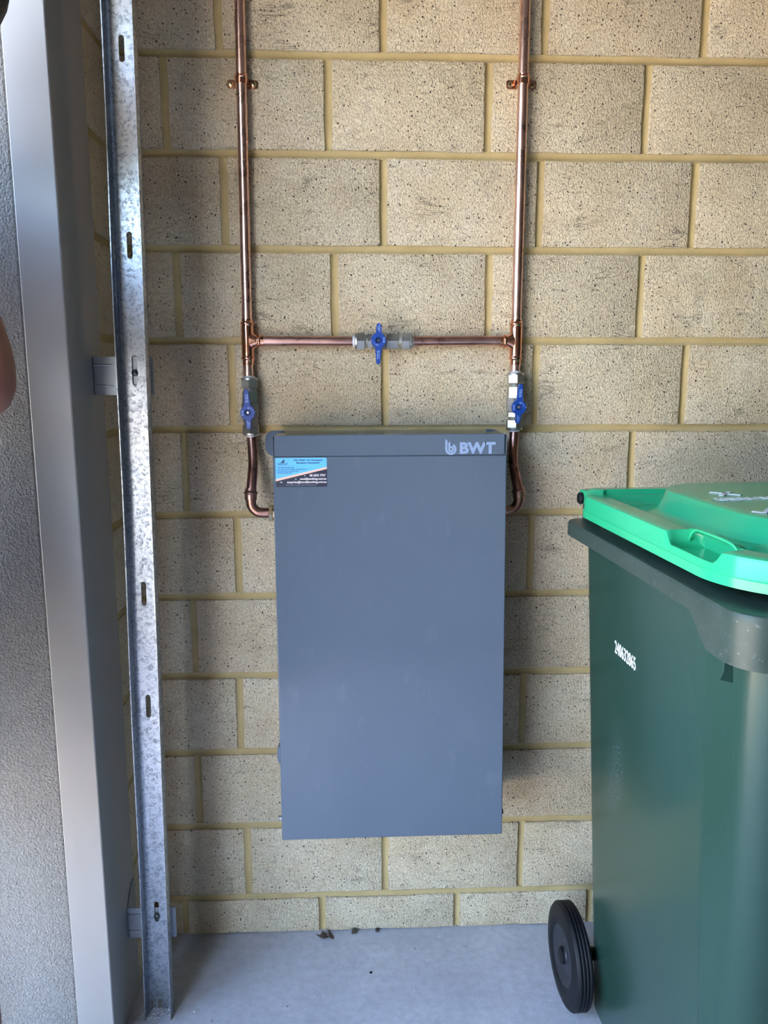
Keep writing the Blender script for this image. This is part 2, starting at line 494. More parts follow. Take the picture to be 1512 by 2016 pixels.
# ------------------------------------------------------------------ the setting
BL, BC = 0.3008, 0.17152                      # block module: length, course
JT = 0.0132                                   # joint
XL = -0.440                                   # inner face of the left pier
XR, YF, ZC = 5.60, -2.9, 2.66                # right wall, front wall, ceiling
def jz(k): return 1.9759 - BC * k             # height of bed joint k
OFF = {0: 0.0611, 1: -0.0416, 2: 0.0614, 3: -0.0334, 4: 0.0646, 5: -0.0337, 6: 0.0651, 7: -0.0308, 8: 0.0582, 9: -0.0350, 10: 0.0645, 11: -0.0761}

brick_cache = {}
def brick_mesh(w, h, d):
    key = (round(w, 3), round(h, 3), round(d, 3))
    pool = brick_cache.setdefault(key, [])
    lim = 7 if w > 0.27 else 2
    if len(pool) >= lim: return random.choice(pool)
    R = random.Random(len(brick_cache) * 31 + len(pool))
    nx, nz = max(2, int(w / 0.05)), max(2, int(h / 0.05))
    ring = []
    for i in range(nx): ring.append((-w / 2 + w * i / nx, -h / 2))
    for i in range(nz): ring.append((w / 2, -h / 2 + h * i / nz))
    for i in range(nx): ring.append((w / 2 - w * i / nx, h / 2))
    for i in range(nz): ring.append((-w / 2, h / 2 - h * i / nz))
    jit = [(R.uniform(-.0011, .0011), R.uniform(-.0011, .0011)) for _ in ring]
    sh = lambda p, q, s: (p[0] + q[0] - math.copysign(s, p[0]) * (abs(p[0]) > w / 2 - 1e-4), p[1] + q[1] - math.copysign(s, p[1]) * (abs(p[1]) > h / 2 - 1e-4))
    def rg(y, s, jm): return [(a, y, b) for a, b in (sh(p, (q[0] * jm, q[1] * jm), s) for p, q in zip(ring, jit))]
    m = MB()
    m.loft([rg(d, 0, 0), rg(0.0065, 0, 1), rg(0.0014, 0.0009, 1), rg(0.0, 0.0036, 1.6)], True, True)
    me = bpy.data.meshes.new('brick')
    me.from_pydata(m.v, [], m.f)
    bm = bmesh.new(); bm.from_mesh(me); bmesh.ops.recalc_face_normals(bm, faces=bm.faces); bm.to_mesh(me); bm.free()
    me.polygons.foreach_set('use_smooth', [True] * len(me.polygons)); me.set_sharp_from_angle(angle=math.radians(50))
    me.materials.append(MAT['brick'])
    pool.append(me)
    return me

wbm = MB().box(XL - 0.10, XR, 0.0082, 0.10, 0, ZC)
JP = [(-0.0080, 0.0044), (-0.0062, 0.0048), (-0.0034, 0.0070), (0.0, 0.0078), (0.0034, 0.0070), (0.0062, 0.0048), (0.0080, 0.0044)]    # ironed, concave joints
for k in range(-4, 12):
    zc = jz(k)
    if zc > ZC: continue
    wbm.loft([[(x, y, zc + d) for d, y in JP] for x in (XL - 0.05, XR)], False, False, False)
    off = OFF.get(k, 0.0622 if k % 2 == 0 else -0.036)
    for n in range(-3, 19):
        xc = off + n * BL
        if xc < XL: continue
        wbm.loft([[(xc + d, y, z) for d, y in JP] for z in ((jz(k + 1) + 0.0052) if k < 11 else 0.0, min(zc, ZC) - 0.0052)], False, False, False)
wall_back = wbm.build('wall_back', 'mortar', smooth=60)
structure(wall_back, 'back garage wall of large cream blocks with yellow mortar joints')
ROWS = list(range(-4, 12))
far = MB()
for k in ROWS:
    off = OFF.get(k, 0.0622 if k % 2 == 0 else -0.036)
    z1 = min(jz(k) - JT / 2, ZC); z0 = jz(k + 1) + JT / 2
    if k == 11: z0 = 0.001
    if z1 - z0 < 0.03: continue
    n = -3
    while True:
        a = off + n * BL + JT / 2; b = off + (n + 1) * BL - JT / 2; n += 1
        if a > XR - 0.02: break
        a = max(a, XL + 0.002); b = min(b, XR)
        if b - a < 0.02: continue
        me = brick_mesh(b - a, z1 - z0, 0.03)
        if a > 2.5:                           # the far, hidden end of the wall is one joined field
            far.add([(v.co.x + (a + b) / 2, v.co.y, v.co.z + (z0 + z1) / 2) for v in me.vertices], [tuple(p.vertices) for p in me.polygons]); continue
        o = bpy.data.objects.new('brick', me); COL.objects.link(o); o.parent = wall_back
        o.location = ((a + b) / 2, random.uniform(-0.0010, 0.0006), (z0 + z1) / 2)
        o.rotation_euler = (random.uniform(-.002, .002), random.uniform(-.0025, .0025), random.uniform(-.002, .002))

bf = far.build('brick_field', 'brick', wall_back, smooth=50); bf['kind'] = 'stuff'
floor = MB().box(-0.76, XR, YF, 0.05, -0.12, 0).build('floor', 'concrete', smooth=None)
structure(floor, 'grey trowelled concrete garage floor', 'floor')
ceil = MB().box(-0.75, XR + 0.1, YF - 0.1, 0.1, ZC, ZC + 0.15).build('ceiling', 'unlit_plaster', smooth=None)
structure(ceil, 'garage ceiling above the frame, darkened to cut fill light', 'ceiling')
wr = MB().box(XR, XR + 0.1, YF, 0.1, 0, ZC).build('wall_right', 'unlit_plaster', smooth=None)
structure(wr, 'garage side wall out of the frame, darkened to cut fill light')
wf = MB().box(-0.75, XR + 0.1, YF - 0.1, YF, 0, ZC).build('wall_front', 'unlit_plaster', smooth=None)
structure(wf, 'garage wall behind the photographer, darkened to cut fill light')
# left pier: inner brick strip, rendered outer leaf, steel jamb
JB = -0.142                                    # where the jamb ends and the brick begins
wl = MB().box(XL - 0.09, XL - 0.0065, JB + 0.002, 0.0, 0, ZC).build('wall_left', 'mortar', smooth=None)
structure(wl, 'narrow brick return between the door jamb and the back wall')
for k in ROWS:
    z1 = min(jz(k) - JT / 2, ZC); z0 = jz(k + 1) + JT / 2
    if k == 11: z0 = 0.001
    if z1 - z0 < 0.03: continue
    o = bpy.data.objects.new('brick', brick_mesh(-0.005 - JB - 0.002, z1 - z0, 0.03)); COL.objects.link(o); o.parent = wl
    o.rotation_euler = (0, 0, PI / 2); o.location = (XL - 0.003, (JB - 0.003) / 2, (z0 + z1) / 2)
we = MB().box(-0.95, -0.505, -0.302, 0.10, -0.02, ZC).build('wall_exterior', 'render', smooth=None, bevel=0.004)
structure(we, 'coarse cream rendered pier at the edge of the door opening')
jm = MB().box(-0.505, XL, -0.305, JB, 0, ZC).build('trim_1', 'jamb', smooth=30, bevel=0.0022)
structure(jm, 'beige painted steel door jamb beside the rendered pier', 'door jamb')
hd = MB().box(-0.75, XL, YF, -0.305, 2.03, ZC).build('trim_2', 'jamb', smooth=30)  # unseen; underside lowered to hold daylight off the upper wall
structure(hd, 'beige lintel over the garage opening', 'lintel')
pf = MB().box(-0.75, XL, YF, -2.2, 0, 2.03).build('wall_pier', 'render', smooth=30)  # unseen; brought closer to narrow the opening and deepen shadows
structure(pf, 'rendered pier at the far end of the door opening')
dr = MB().box(-14, -0.76, -16, 6, -0.25, -0.015).build('driveway', 'driveway', smooth=None)
structure(dr, 'sunlit paved driveway outside the garage opening', 'driveway')

# ------------------------------------------------------------------ galvanised door track
TB = Vector((-0.3825, -0.216, 0.0))
track = thing('door_track', 'tall spangled galvanised steel channel with slots standing beside the jamb', 'door track', TB, (0, 0.0138, 0))
W2, DF, DB, TH = 0.0245, -0.016, 0.016, 0.0016   # half width, flange front, web back, sheet
HT = 2.45
def slot_poly(z0, z1, r=0.0045, seg=5):
    p = [(r * math.cos(a), z1 - r + r * math.sin(a)) for a in [PI * i / seg for i in range(seg + 1)]]
    p += [(r * math.cos(a), z0 + r + r * math.sin(a)) for a in [PI + PI * i / seg for i in range(seg + 1)]]
    return p
SLOTS = [(-0.010, 0.021), (0.190, 0.232), (0.606, 0.650), (0.818, 0.862), (1.205, 1.256), (1.412, 1.455), (1.712, 1.752), (2.0, 2.04), (2.25, 2.29)]
SX = -0.0025
def web_mesh():
    bm = bmesh.new()
    z = 0.0; y = DB - TH; x0, x1 = -W2 + 0.004, W2 - 0.004
    prev = 0.0; m = MB()
    for (a, b) in SLOTS:
        a2 = max(a, 0.0); r = 0.0045; w = r
        if a2 > prev: m.box(x0, x1, y, DB, prev, a2)
        # around the slot: left and right pieces plus rounded corner fillers
        m.box(x0, SX - r, y, DB, a2, b); m.box(SX + r, x1, y, DB, a2, b)
        for top in (True, False):
            if not top and a < 0: continue
            for s_ in (-1, 1):
                arc = [(SX + s_ * r * math.cos(t), (b - r + r * math.sin(t)) if top else (a + r - r * math.sin(t))) for t in [PI / 2 * i / 5 for i in range(6)]]
                cor = (SX + s_ * r, b if top else a)
                poly = [cor] + arc
                m.prism(poly, y, DB, lambda a_, b_, d_: (a_, d_, b_))
        prev = b
    m.box(x0, x1, y, DB, prev, HT)
    bm.free(); return m
web_mesh().build('web', 'galv', track, smooth=None)
def flange(name, s_):
    # folded flange with a swaged ridge; section in (x,y) swept along z
    prof = [(s_ * (W2 - 0.0055), DB), (s_ * (W2 - 0.003), DB), (s_ * (W2 - 0.0008), DB - 0.002), (s_ * W2, DB - 0.005), (s_ * W2, 0.002), (s_ * (W2 + 0.0012), -0.001), (s_ * (W2 + 0.0012), -0.004), (s_ * W2, -0.007), (s_ * W2, DF)]
    inn = [(x - s_ * TH, y) for x, y in prof[3:]][::-1] + [(s_ * (W2 - 0.0034), DB - TH - 0.001), (s_ * (W2 - 0.0055), DB - TH)]
    inn = [(s_ * (W2 - TH), DF)] + [(x - s_ * TH, y) for x, y in prof[3:-1]][::-1] + [(s_ * (W2 - 0.0034), DB - TH - 0.0012), (s_ * (W2 - 0.0055), DB - TH)]
    poly = prof + inn
    m = MB()
    nz = 24
    rings = []
    for i in range(nz + 1):
        z = HT * i / nz
        wob = 0.0009 * math.sin(z * 9 + s_) * (1 if s_ < 0 else 0.3)
        rings.append([(x + (wob if y < 0 else 0), y, z) for x, y in poly])
    m.loft(rings)
    return m.build(name, 'galv', track, smooth=30)
flange('flange', -1); flange('flange', 1)
for z in (1.2265, 0.2005):
    o = MB().lathe([(0, 0.0055), (0.0012, 0.0055), (0.0028, 0.0040), (0.0034, 0.002)], (SX, DB - TH, z), (0, -1, 0), 18).build('screw', 'screw', track)
    c = MB()
    c.box(SX - 0.0022, SX + 0.0022, DB - TH - 0.0038, DB - TH - 0.003, z - 0.0005, z + 0.0005)
    c.box(SX - 0.0005, SX + 0.0005, DB - TH - 0.0038, DB - TH - 0.003, z - 0.0022, z + 0.0022)
    c.build('cross_recess', 'dark_gap', o)
def bracket(label, z0, z1, x1, flare):
    yb = -0.1975
    b = thing('track_bracket', label, 'bracket', (XL, yb, z0), group='zinc brackets holding the door track')
    base = (XL, yb, z0)
    m = MB()
    poly = rrect(XL + 0.001, x1, z0, z1, 0.003, 3)
    m.prism(poly, yb, yb + 0.002, lambda a, c, d: (a, d, c))
    m.build('plate', 'galv_plain', b, base)
    # embossed stiffening ribs
    for zz in (z0 + (z1 - z0) * 0.24, z0 + (z1 - z0) * 0.78):
        r = MB()
        r.tube([(XL + 0.002, yb, zz), (XL + 0.03, yb, zz), (XL + 0.036, yb + 0.0008, zz)], [0.0017, 0.0017, 0.0008], 10)
        r.build('rib', 'galv_plain', b, base)
    # flange folded back against the jamb
    f = MB()
    zt = z1 + flare
    f.prism([(yb, z0), (yb + 0.05, z0), (yb + 0.05, zt), (yb + 0.032, zt), (yb, z1)], XL + 0.0003, XL + 0.0023, lambda a, c, d: (d, a, c))
    f.build('wall_flange', 'galv_plain', b, base)
    if flare:
        MB().lathe([(0, 0.0035), (0.0004, 0.0035)], (x1 - 0.0125, yb + 0.0002, (z0 + z1) / 2 + 0.001), (0, -1, 0), 14).build('bolt_hole', 'dark_gap', b, base)
    return b
bracket('upper zinc bracket tying the galvanised track to the jamb', 1.1895, 1.2535, -0.3385, 0.0)
bracket('lower zinc bracket near the floor behind the galvanised track', 0.153, 0.2165, -0.3475, 0.03)

# ------------------------------------------------------------------ filter cabinet
CX0, CX1, CZ0, CZ1 = -0.1412, 0.2836, 0.3455, 1.1172
CZS = 1.0785                                       # seam below the top cap
def fy(z): return -0.150 - 0.037 * (CZ1 - z) / (CZ1 - CZ0)
cbase = Vector((0.0712, -0.002, CZ0))
cab = thing('filter_cabinet', 'slate grey metal water filter cabinet mounted on the block wall', 'cabinet', cbase, (0, -0.0045, 0))
def wedge(x0, x1, yb, z0, z1, dy=0.0):
    return [(x0, yb, z0), (x1, yb, z0), (x1, fy(z0) + dy, z0), (x0, fy(z0) + dy, z0), (x0, yb, z1), (x1, yb, z1), (x1, fy(z1) + dy, z1), (x0, fy(z1) + dy, z1)]
BOXF = [(0, 1, 2, 3), (4, 7, 6, 5), (0, 4, 5, 1), (1, 5, 6, 2), (2, 6, 7, 3), (3, 7, 4, 0)]
MB().add(wedge(CX0 + 0.0012, CX1 - 0.0012, -0.003, CZ0 + 0.002, CZ1 - 0.0032, 0.004), BOXF).build('casing', 'cabinet', cab, cbase, bevel=0.0012)
MB().add(wedge(CX0, CX1, -0.05, CZ0, CZS, 0.0), BOXF).build('front_panel', 'cabinet', cab, cbase, bevel=0.0018)
cap = MB()
cap.prism(rrect(CX0 + 0.0040, CX1 - 0.0040, CZS + 0.0008, CZ1, [0.001, 0.001, 0.0045, 0.0045], 4), -0.004, -0.151, lambda a, b, d: (a, d, b))
capo = cap.build('top_cap', 'cabinet', cab, cbase, bevel=0.0014)
gap = MB().box(CX0 + 0.0004, CX1 - 0.0004, -0.1462, -0.1455, CZS, CZ1 - 0.004)
gap.build('gap_shade', 'dark_gap', cab, cbase, smooth=None)  # dark sheet that paints the shade in the slits beside the cap
for x0 in (CX0 - 0.0002, CX1 - 0.0012):
    MB().box(x0, x0 + 0.0014, -0.1492, -0.004, CZS - 0.001, CZ1 - 0.0025).build('side_lip', 'cabinet', cab, cbase)
# hanging plate seen behind the upper corners
hp = MB().prism(rrect(-0.1650, -0.118, 1.0705, 1.1196, 0.016, 6), -0.046, -0.050, lambda a, b, d: (a, d, b))
hp.build('hanging_plate', 'cabinet', cab, cbase, bevel=0.0006)
hq = MB().prism([(0.262, 1.112), (0.2885, 1.112), (0.2880, 1.1145), (0.281, 1.1178), (0.270, 1.1196), (0.263, 1.1196)], -0.046, -0.050, lambda a, b, d: (a, d, b))
hq.build('hanging_plate', 'cabinet', cab, cbase)
# latch, drain stub and rubber buffer at the sides
MB().prism(rrect(-0.150, -0.138, 0.482, 0.516, [0.005, 0.007, 0.007, 0.005], 4), -0.12, -0.145, lambda a, b, d: (a, d, b)).build('side_latch', 'cabinet', cab, cbase, bevel=0.001)
MB().lathe([(0, 0.0052), (0.008, 0.0052), (0.0086, 0.0046), (0.011, 0.0046)], (CX0 + 0.0012, -0.150, 0.3705), (-1, 0, 0), 16).build('drain_stub', 'chrome', cab, cbase)
MB().lathe([(0, 0.0056), (0.006, 0.0056), (0.0092, 0.0050)], (CX1 - 0.0012, -0.150, 0.3715), (1, 0, 0), 16).build('rubber_buffer', 'rubber', cab, cbase)
# logo: nested-stroke b and the letters
def stroke2d(path, w):
    L, R_ = [], []
    for i, p in enumerate(path):
        a = Vector(path[max(i - 1, 0)]); b = Vector(path[min(i + 1, len(path) - 1)])
        t = (b - a).normalized(); n_ = Vector((-t.y, t.x)) * w / 2
        L.append(Vector(p) + n_); R_.append(Vector(p) - n_)
    return [tuple(q) for q in L + R_[::-1]]
px = 0.000925
lx, lz, ly = 0.1812, 1.0899, -0.1512             # centre of the bowl
lg = MB()
def lstrip(path, w, cut=None):
    m = []
    for i in range(len(path)):
        a = Vector(path[max(i - 1, 0)]); b = Vector(path[min(i + 1, len(path) - 1)])
        t = (b - a).normalized(); n_ = Vector((-t.y, t.x)) * w / 2
        p = Vector(path[i]); l, r = p + n_, p - n_
        if i == 0 and cut: l, r = l + Vector((0, cut[0])), r + Vector((0, cut[1]))
        m.append(((lx + l.x * px, ly, lz + l.y * px), (lx + r.x * px, ly, lz + r.y * px)))
    vs_ = [q for pr in m for q in pr]
    vs_ += [(x, ly + 0.0003, z) for x, y, z in vs_]
    n = len(m); o = 2 * n
    fs_ = []
    for i in range(n - 1):
        fs_.append((2 * i, 2 * i + 1, 2 * i + 3, 2 * i + 2))
    lg.add(vs_[:2 * n], fs_)
arc = lambda r, a0, a1, n=16: [(r * math.cos(math.radians(a0 + (a1 - a0) * i / n)), r * math.sin(math.radians(a0 + (a1 - a0) * i / n))) for i in range(n + 1)]
lstrip([(-9.0, 16.5), (-9.0, 8), (-9.0, 0)] + arc(9.0, 180, 425, 28), 4.4, (0, 3.5))
lstrip([(-3.2, 14.0), (-3.2, 7), (-3.2, 0)] + arc(4.0, 200, 468, 26) , 3.9, (1.0, -1.6))
lg.build('emblem', 'logo', cab, cbase, smooth=None)
text('lettering', 'BWT', 0.0272, 'logo', cab, Matrix.Translation(-cbase) @ facing(0.1965, -0.1513, 1.0826), offset=0.0013, sx=1.09, label='pale blue letters BWT')
# sticker
st_t = math.atan(0.037 / (CZ1 - CZ0))
SX0, SX1, SZ0, SZ1 = -0.1366, -0.0441, 1.0243, 1.0768
sy = lambda z, k=0.0004: fy(z) - k
def flat(poly, k, name, mat, par, label=None):
    o = MB().add([(a, sy(b, k), b) for a, b in poly] + [(a, sy(b, k - 0.0003), b) for a, b in poly],
                 [tuple(range(len(poly)))] + [(i, (i + 1) % len(poly), len(poly) + (i + 1) % len(poly), len(poly) + i) for i in range(len(poly))]).build(name, mat, par, cbase, smooth=None)
    if label: o['label'] = label
    return o
stk = flat(rrect(SX0, SX1, SZ0, SZ1, 0.0025, 4), 0.0004, 'sticker', 'st_navy', cab, 'blue and navy plumber sticker with salmon stripe')
zl, zr_ = 1.0385, 1.0600                         # stripe bottom at left and right edges
up = rrect(SX0, SX1, SZ0, SZ1, 0.0025, 4)
flat([(SX0, zl)] + [(SX1, zr_)] + [p for p in up[:10]], 0.0006, 'blue_field', 'st_blue', stk)
flat([(SX0, zl - 0.0036), (SX1, zr_ - 0.0036), (SX1, zr_), (SX0, zl)], 0.0007, 'salmon_stripe', 'st_pink', stk)
def stx(s, x, z, size, mat, align='LEFT', off=0.0, sx=1.0):
    text('print', s, size, mat, stk, Matrix.Translation(-cbase) @ facing(x, sy(z, 0.0009), z, -st_t), align, 0.00003, off, sx)
stx('Hot Water Unit Emergency', -0.0775, 1.0713, 0.0047, 'st_dark', 'CENTER', 0.00008, 0.98)
stx('Shutdown Instructions', -0.0780, 1.0664, 0.0047, 'st_dark', 'CENTER', 0.00008, 0.98)
stx('WOOLF', -0.1328, 1.0641, 0.0052, 'st_dark', 'LEFT', 0.00005, 0.95)
for i, (s, w) in enumerate((('1.Turn off the cold water inlet', .9), ('2.Turn off the power supply at the switchboard or', .98), ('3.Turn off the gas at the water heater', .95), ('4.Hold the number below', .95))):
    stx(s, -0.1335, 1.0590 - 0.0033 * i, 0.0027, 'st_dark', 'LEFT', 0.00003, w)
stx('08 6555 7757', -0.0467, 1.0432, 0.0056, 'st_white', 'RIGHT', 0.00012, 0.92)
stx('woolfplumbing.com.au', -0.0450, 1.0372, 0.0053, 'st_white', 'RIGHT', 0.00012, 1.0)
stx('enquiries@woolfplumbing.com.au', -0.0450, 1.0314, 0.0053, 'st_white', 'RIGHT', 0.00012, 0.98)
stx("We're Not Tradies, We Are Tradesmen.", -0.0905, 1.0266, 0.0037, 'st_grey', 'CENTER', 0.0, 0.9)
ic = [(-0.0842, 1.0456), (-0.0838, 1.0448), (-0.0830, 1.0444), (-0.0838, 1.0440), (-0.0842, 1.0432), (-0.0846, 1.0440), (-0.0854, 1.0444), (-0.0846, 1.0448)]
flat(ic, 0.0008, 'phone_icon', 'st_white', stk)
flat([(-0.1005 + 0.0015 * math.cos(a), 1.0386 + 0.0015 * math.sin(a)) for a in [2 * PI * i / 14 for i in range(14)]], 0.0008, 'globe_icon', 'st_grey', stk)
flat(rrect(-0.1290, -0.1248, 1.0316, 1.0341, 0.0004, 2), 0.0008, 'mail_icon', 'st_grey', stk)
wolf = [(-0.1272, 1.0680), (-0.1262, 1.0695), (-0.1240, 1.0707), (-0.1226, 1.0726), (-0.1213, 1.0748), (-0.1203, 1.0755), (-0.1208, 1.0742), (-0.1203, 1.0730), (-0.1206, 1.0712), (-0.1205, 1.0693), (-0.1213, 1.0680)]
flat(wolf, 0.0008, 'wolf_mark', 'st_dark', stk)

# ------------------------------------------------------------------ copper pipework
PY, PR = -0.020, 0.0096
pbase = Vector((0.06, 0.0, 0.95))
pw = thing('copper_pipework', 'copper pipework with two risers and a horizontal bypass on the block wall', 'pipework', pbase)
LX = lambda z: -0.2012 + (z - 1.2) * 0.0062
RX = lambda z: 0.3186 + (z - 1.2) * 0.0006
ZB = 1.2885
def P(x, z, y=PY): return (x, y, z)
def part(m, name, mat, smooth=35): return m.build(name, mat, pw, pbase, smooth)
part(MB().tube([P(LX(z), z) for z in (1.32, 1.6, 2.0, ZC)], PR, 24), 'riser_pipe', 'copper')
part(MB().tube([P(RX(z), z) for z in (1.32, 1.6, 2.0, ZC)], PR, 24), 'riser_pipe', 'copper')
BXL, BXR = 0.0085, 0.1115                          # nuts of the bypass valve
part(MB().tube([P(-0.176, ZB), P(BXL, ZB - 0.0004)], PR, 24), 'bypass_pipe', 'copper_mid')
part(MB().tube([P(BXR, ZB), P(0.292, ZB + 0.0014)], PR, 24), 'bypass_pipe', 'copper_mid')
def bead(t0, R0, out=1): return [(t0 - 0.0032, R0), (t0 - 0.0018, R0 + 0.0016), (t0, R0 + 0.0024), (t0 + 0.0018, R0 + 0.0016), (t0 + 0.0032, R0)]
RS = PR + 0.0016
def tee(x, z, s_, name='tee_fitting'):
    m = MB()
    m.lathe([(-0.0445, PR), (-0.0445, RS - 0.0006), (-0.037, RS - 0.0006)] + bead(-0.0325, RS) + [(-0.026, RS + 0.0006), (0.026, RS + 0.0006)] + bead(0.0325, RS) + [(0.037, RS - 0.0006), (0.0405, RS - 0.0006), (0.0405, PR)], P(x, z), (0, 0, 1), 28)
    # branch with a swept throat
    m.lathe([(0.0, 0.017), (0.0105, 0.0165), (0.0135, 0.0138), (0.017, RS + 0.0006), (0.0185, RS)] + bead(0.0222, RS) + [(0.0255, RS - 0.0006), (0.031, RS - 0.0006), (0.031, PR)], P(x, z), (s_, 0, 0), 28)
    return part(m, name, 'copper_fit')
# the throat disc is flattened so that it stays inside the run of the tee
def tee2(x, z, s_):
    m = MB()
    m.lathe([(-0.0445, PR), (-0.0445, RS - 0.0006), (-0.037, RS - 0.0006)] + bead(-0.0325, RS) + [(-0.026, RS + 0.0006), (0.026, RS + 0.0006)] + bead(0.0325, RS) + [(0.037, RS - 0.0006), (0.0405, RS - 0.0006), (0.0405, PR)], P(x, z), (0, 0, 1), 28)
    rings = []
    prof = [(0.004, 0.0185), (0.0085, 0.0172), (0.0108, 0.0152), (0.0132, 0.0136), (0.0158, 0.0122), (0.0180, RS + 0.0004)] + bead(0.0222, RS) + [(0.0255, RS - 0.0006), (0.031, RS - 0.0006), (0.031, PR)]
    for t, r in prof:
        ry = min(r, RS + 0.0005 if t < 0.018 else r)
        rings.append([(x + s_ * t, PY + ry * math.cos(2 * PI * i / 28), z + r * math.sin(2 * PI * i / 28)) for i in range(28)])
    m.loft(rings)
    return part(m, 'tee_fitting', 'copper_fit', 75)
tee2(LX(ZB), ZB, 1); tee2(RX(ZB), ZB, -1)
part(MB().tube([P(LX(1.26), 1.26), P(LX(1.2), 1.212)], PR, 24), 'tail_pipe', 'copper')
part(MB().tube([P(RX(1.26), 1.26), P(RX(1.2), 1.212)], PR, 24), 'tail_pipe', 'copper')
def smooth_path(pts, n=12):
    out = []
    Pn = [Vector(p) for p in pts]
    Pn = [2 * Pn[0] - Pn[1]] + Pn + [2 * Pn[-1] - Pn[-2]]
    for i in range(1, len(Pn) - 2):
        for k in range(n):
            t = k / n; a, b, c, d = Pn[i - 1:i + 3]
            out.append(0.5 * ((2 * b) + (-a + c) * t + (2 * a - 5 * b + 4 * c - d) * t * t + (-a + 3 * b - 3 * c + d) * t ** 3))
    out.append(Pn[-2]); return out
IZ, IY = 0.9618, -0.070                             # cabinet inlet and outlet
# left drop: from valve, swinging out to the inlet
part(MB().tube(smooth_path([(-0.1985, -0.021, 1.125), (-0.1975, -0.0225, 1.095), (-0.1945, -0.038, 1.055), (-0.1955, -0.062, 1.015), (-0.1965, -0.069, 0.992)]), PR, 24), 'drop_pipe', 'copper_dark')
part(MB().tube(smooth_path([(-0.1965, -0.069, 0.998), (-0.1967, -0.0699, 0.985), (-0.1945, -0.070, 0.9735), (-0.1855, -0.070, 0.9645), (-0.174, -0.070, IZ), (-0.158, -0.070, IZ)], 8), PR, 24), 'elbow_fitting', 'copper_dark')
part(MB().lathe([(-0.009, PR), (-0.009, RS - 0.0004), (-0.004, RS - 0.0002)] + bead(0.0, RS + 0.0004) + [(0.0042, RS + 0.0004), (0.013, RS + 0.0004), (0.0135, PR)], (-0.1967, -0.0685, 1.0005), (-0.01, -0.12, -1), 26), 'elbow_socket', 'copper_dark')
part(MB().lathe([(0, 0.0150), (0.0008, 0.0166), (0.0072, 0.0166), (0.008, 0.0150)], (-0.1625, IY, IZ - 0.0005), (1, 0, 0), 6, ref=(0, -0.5, 0.87)), 'union_nut', 'brass', 25)
part(MB().lathe([(0, 0.0128), (0.016, 0.0128)], (-0.1548, IY, IZ - 0.0005), (1, 0, 0), 24), 'inlet_stub', 'brass')
# right drop
part(MB().tube(smooth_path([(0.3205, -0.021, 1.135), (0.320, -0.0225, 1.10), (0.3165, -0.038, 1.055), (0.3200, -0.062, 1.015), (0.3225, -0.069, 0.992)]), PR, 24), 'drop_pipe', 'copper_dark')
part(MB().tube(smooth_path([(0.3225, -0.069, 0.998), (0.3228, -0.0699, 0.986), (0.3205, -0.070, 0.9755), (0.3125, -0.070, 0.9665), (0.301, -0.070, IZ + 0.001), (0.282, -0.070, IZ)], 8), PR, 24), 'elbow_fitting', 'copper_dark')
part(MB().lathe([(-0.009, PR), (-0.009, RS - 0.0004), (-0.004, RS - 0.0002)] + bead(0.0, RS + 0.0004) + [(0.0042, RS + 0.0004), (0.013, RS + 0.0004), (0.0135, PR)], (0.3223, -0.0680, 1.0005), (0.06, -0.12, -1), 26), 'elbow_socket', 'copper_dark')

